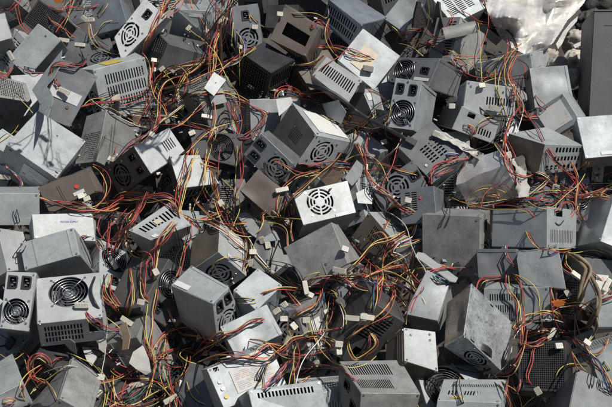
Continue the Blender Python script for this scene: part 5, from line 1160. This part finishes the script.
# circuit board
pb=empty('circuit_board',local_frame(598,171,float(Zmin[gi(598,171)])-.02,97,.2)); tag(pb,'tan circuit board standing in the wires near the right edge','circuit board')
mb=MB(); mb.box((-.030,-.016,0),(.060,0,0),(0,.032,0),(0,0,.0016)); mb.build('board',MX['pcb'],pb)
rq=random.Random(3)
for k in range(9):
    x,y=rq.uniform(-.026,.02),rq.uniform(-.013,.008); b1=MB()
    if k%3==0:
        disc(b1,.0035,.0016,.011,10); b1.build('capacitor',M['black'],pb,(x,y,0))
    else:
        b1.box((0,0,.0017),(rq.uniform(.003,.009),0,0),(0,rq.uniform(.003,.006),0),(0,0,rq.uniform(.002,.005))); b1.build('component',MX['chip'] if k%2 else M['galv'],pb,(x,y,0))
# sheets and scraps
o=plate('metal_strip',[(415,256),(418,252),(424,253),(458,278),(456,282),(450,281)],TONE['w'],'narrow white metal strip slanting under the square grey power supply','metal strip',.002,.008)
def ribbon(name,pts,wd,mat,label,cat_,amp=.006,seed=0):
    q=cat(pts,2); n=len(q); t=np.gradient(q,axis=0); t/=np.linalg.norm(t,axis=1,keepdims=True); nn=np.stack([-t[:,1],t[:,0]],1)
    m=6; V=[]; ctr=at(*q[n//2],float(Zmin[gi(*q[n//2])]))
    for i in range(n):
        for j in range(m+1):
            w_=wd*(.75+.4*noise.noise(Vector((i*.3,seed,0))))
            p=q[i]+nn[i]*(j/m-.5)*w_; z=float(Zmin[gi(*p)]); z=min(z,plane_depth(p[1])+.08)-.010-amp*abs(noise.noise(Vector((i*.25,j*.5,seed))))*2.2
            V.append(at(p[0],p[1],z)-ctr)
    N=len(V); off=FWD*.001
    Fq=[(i*(m+1)+j,i*(m+1)+j+1,(i+1)*(m+1)+j+1,(i+1)*(m+1)+j) for i in range(n-1) for j in range(m)]
    mb=MB(); mb.mesh(V+[v+off for v in V],Fq+[tuple(N+k for k in f[::-1]) for f in Fq],0,True)
    o=mb.build(name,mat,None,ctr); tag(o,label,cat_)
ribbon('plastic_sheet',[(517,157),(521,168),(522,182),(524,197)],15,MX['cloth'],'folded white plastic sheet beside the crumpled shiny case','plastic sheet',.005,5)
ribbon('torn_wrap',[(434,133),(446,137),(458,143),(468,149),(482,157)],9,MX['cloth'],'torn white plastic wrap twisted among wires above the diagonal slots','plastic wrap',.004,2)
plate('bent_cover',[(62,50),(46,70),(32,90),(40,104),(47,118),(52,104),(53,97),(50,90),(46,86),(54,78),(60,66)],TONE['g'],'bent grey cover flange with a curved cutout, left of the slotted vent','metal cover',.0014,.008)
plate('plastic_strip',[(413,28),(415,14),(418,2),(421,1),(422,12),(427,28)],MX['char'],'left of two ragged dark upright strips near the top','plastic strip',.006,.03)
plate('plastic_strip',[(432,27),(434,12),(437,1),(439,2),(440,14),(444,29)],MX['char'],'right of two ragged dark upright strips near the top','plastic strip',.006,.03)
# curved steel sheet
mb=MB(); m0=local_frame(460,31,float(Zmin[gi(460,31)])-.035,-12,.8); V=[]; n=14
for i in range(n+1):
    a=-1.1+2.4*i/n
    for x in (-.052,.05): V.append((x,.028*math.sin(a),.028*math.cos(a)-.01))
Fq=[(2*i,2*i+1,2*i+3,2*i+2) for i in range(n)]; N=len(V)
mb.mesh(V+[(x,y*.95,z*.95-.001) for x,y,z in V],Fq+[tuple(N+k for k in f[::-1]) for f in Fq],0,True)
o=mb.build('curved_sheet',TONE['g2'],None); o.matrix_world=m0; tag(o,'curved grey steel sheet behind the wire guard units','metal sheet')
# open case shell
sh=empty('open_case',local_frame(493,20,float(Zmin[gi(493,20)])-.03,38,.5)); tag(sh,'open white power supply shell full of wires near the foil','power supply case')
w_,h_,d_=.062,.038,.05
for nm,o_,a_,b_,c_ in (('side_panel',(-w_,-h_,-d_),(2*w_,0,0),(0,.0016,0),(0,0,d_)),('side_panel',(-w_,h_,-d_),(2*w_,0,0),(0,.0016,0),(0,0,d_)),('end_panel',(-w_,-h_+.002,-d_),(.0016,0,0),(0,2*h_-.004,0),(0,0,d_)),('end_panel',(w_-.0016,-h_+.002,-d_),(.0016,0,0),(0,2*h_-.004,0),(0,0,d_))):
    mb=MB(); mb.box(o_,a_,b_,c_); mb.build(nm,TONE['w'],sh)
mb=MB(); mb.box((-w_,h_-.012,.0003),(2*w_,0,0),(0,.0135,0),(0,0,.0012)); mb.build('flange',TONE['w'],sh)
mb=MB(); mb.box((-w_+.004,-h_+.004,-d_),(2*w_-.008,0,0),(0,2*h_-.008,0),(0,0,.004)); mb.build('inner_board',MX['chip'],sh)
mb=MB(); mb.box((-.02,-.02,-d_+.004),(.03,0,0),(0,.03,0),(0,0,.03)); mb.build('transformer',MX['char'],sh)
for k,(pl,lb) in enumerate(((((61,340),(70,339),(75,343),(77,355),(70,350)),'left of the torn white scraps below the chrome guard unit'),
    (((82,347),(88,347),(97,357),(92,366),(87,361)),'largest torn white scrap behind the cornered unit at bottom left'),
    (((98,341),(106,338),(107,346),(104,353),(99,349)),'small torn white scrap among the dark wires at lower left'),
    (((129,363),(133,352),(143,345),(149,359),(151,372),(146,375),(136,369)),'striped white label scrap lying in the dark hollow at lower left'))):
    plate('paper_scrap',list(pl),MX['cloth'],lb,'paper scrap',.0008,.01,[rq.uniform(-.004,.004) for _ in pl])
plate('card_strip',[(119,326),(126,322),(130,336),(128,349),(122,350),(123,336)],MX['tan'],'tan card strip hanging among the wires at lower left','card strip',.002,.02)
plate('plastic_scrap',[(50,-6),(68,-6),(62,3),(55,3)],MX['orange'],'orange plastic scrap at the top edge among red wires','plastic scrap',.004,.015)
plate('plastic_scrap',[(553,303),(560,300),(566,302),(563,305),(558,307),(554,306)],MX['orange'],'orange plastic scrap between the slotted unit and cloth sleeves','plastic scrap',.008,.012)
plate('metal_cover',[(345,178),(357,160),(364,166),(361,176),(352,186)],TONE['g'],'grey metal flap right of the white fan unit','metal cover',.0014,.01)
plate('metal_cover',[(356,193),(366,188),(373,199),(372,204),(358,203)],TONE['w'],'small white metal flap below the red and green leads','metal cover',.0014,.012)
plate('metal_cover',[(330,190),(345,174),(330,168),(318,176)],plain('rusty sheet',(.15,.10,.065),.8,var=.4,scale=50,bump=.5),'rusty brown metal flap behind the white fan unit','metal cover',.0014,.004)
plate('metal_cover',[(214,72),(226,80),(214,96),(204,88)],TONE['w'],'white metal cover tilted among the wires near the upper centre','metal cover',.0014,.01)
plate('metal_cover',[(208,90),(222,88),(227,102),(212,106)],TONE['w'],'lower white metal cover lying in the upper wire tangle','metal cover',.0014,.01)
plate('metal_cover',[(322,104),(338,100),(346,112),(341,124),(327,116)],TONE['w'],'white bracket plate behind the big white label','metal cover',.0014,.004)
plate('metal_cover',[(276,99),(291,97),(293,103),(286,110),(279,116)],TONE['w'],'white folded tab above the dark vent side at the centre','metal cover',.0014,.01)
plate('metal_cover',[(236,214),(246,212),(276,232),(280,240),(262,242),(248,232)],TONE['g'],'pale metal flap among plugs left of the centre','metal cover',.0014,.01)
# broken bits filling the hollows
mb=MB(); rb=random.Random(21)
for k in range(1100):
    i=rb.randrange(len(gy)); u,v=Ug[gy[i],gx[i]]+rb.uniform(-1,1),Vg[gy[i],gx[i]]+rb.uniform(-1,1)
    z=float(Zs[gi(u,v)])-.004; p=at(u,v,z); a=Vector((rb.gauss(0,1),rb.gauss(0,1),rb.gauss(0,1))).normalized(); b=a.orthogonal().normalized(); c=a.cross(b)
    s=rb.uniform(.003,.011); mb.box(p,a*s*rb.uniform(.6,2.2),b*s*rb.uniform(.4,1),c*s*rb.uniform(.15,.6),rb.choices(range(5),[5,3,2,2,1])[0])
o=mb.build('scrap_bits',[MX['chip'],TONE['dg'],M['nylon'],TONE['g'],MX['pcb']]); o['kind']='stuff'; o['label']='small broken bits of plastic and metal in the hollows'

# ---------------------------------------------------------------- ground under the heap
mb=MB(); n=70
def gz(x,y):
    s=.183*y; d=max(0,abs(x)-1.6,abs(y-.1)-1.9)
    return Z0+max(-1.3,min(s,.6))-.60-min(d*.5,.5)+.05*noise.noise(Vector((x*3,y*3,0)))+.03*noise.noise(Vector((x*11,y*11,5)))
xs=[-30,-12,-6,-4]+[-3+6*i/n for i in range(n+1)]+[4,6,12,30]; N=len(xs)
mb.mesh([(x,y,gz(x,y)) for y in xs for x in xs],[(j*N+i,j*N+i+1,(j+1)*N+i+1,(j+1)*N+i) for j in range(N-1) for i in range(N-1)],0,True)
g=mb.build('ground',plain('scrap yard dirt',(.055,.047,.04),.95,var=.4,scale=14,bump=.6)); g['kind']='structure'; g['label']='dark dirt under the heap'

# ---------------------------------------------------------------- camera, sun, sky
cam=bpy.data.cameras.new('camera'); co=bpy.data.objects.new('camera',cam); COL.objects.link(co)
co.location=EYE; co.rotation_euler=(math.pi/2-PITCH,0,0); cam.sensor_width=36; cam.lens=36/.496; cam.clip_end=500; cam.clip_start=.05
sc.camera=co
sd=(RIGHT*.43+UP*.66-FWD*.62).normalized()
el=math.asin(sd.z); az=math.atan2(sd.x,sd.y)
sun=bpy.data.lights.new('sun','SUN'); sun.energy=4.7; sun.angle=math.radians(.5); sun.color=(1,.965,.91)
so=bpy.data.objects.new('sun',sun); COL.objects.link(so); so.rotation_euler=sd.to_track_quat('Z','Y').to_euler(); so.location=(2,0,6)
w=bpy.data.worlds.new('World'); sc.world=w; w.use_nodes=True; nt=w.node_tree
sky=nt.nodes.new('ShaderNodeTexSky'); sky.sky_type='NISHITA'; sky.sun_disc=False; sky.sun_elevation=el; sky.sun_rotation=az
nt.links.new(sky.outputs[0],nt.nodes['Background'].inputs[0]); nt.nodes['Background'].inputs[1].default_value=.052
vs_=sc.view_settings; vs_.view_transform='Standard'; vs_.look='None'; vs_.exposure=0; vs_.gamma=1
sc.cycles.max_bounces=5; sc.cycles.diffuse_bounces=3; sc.cycles.glossy_bounces=3
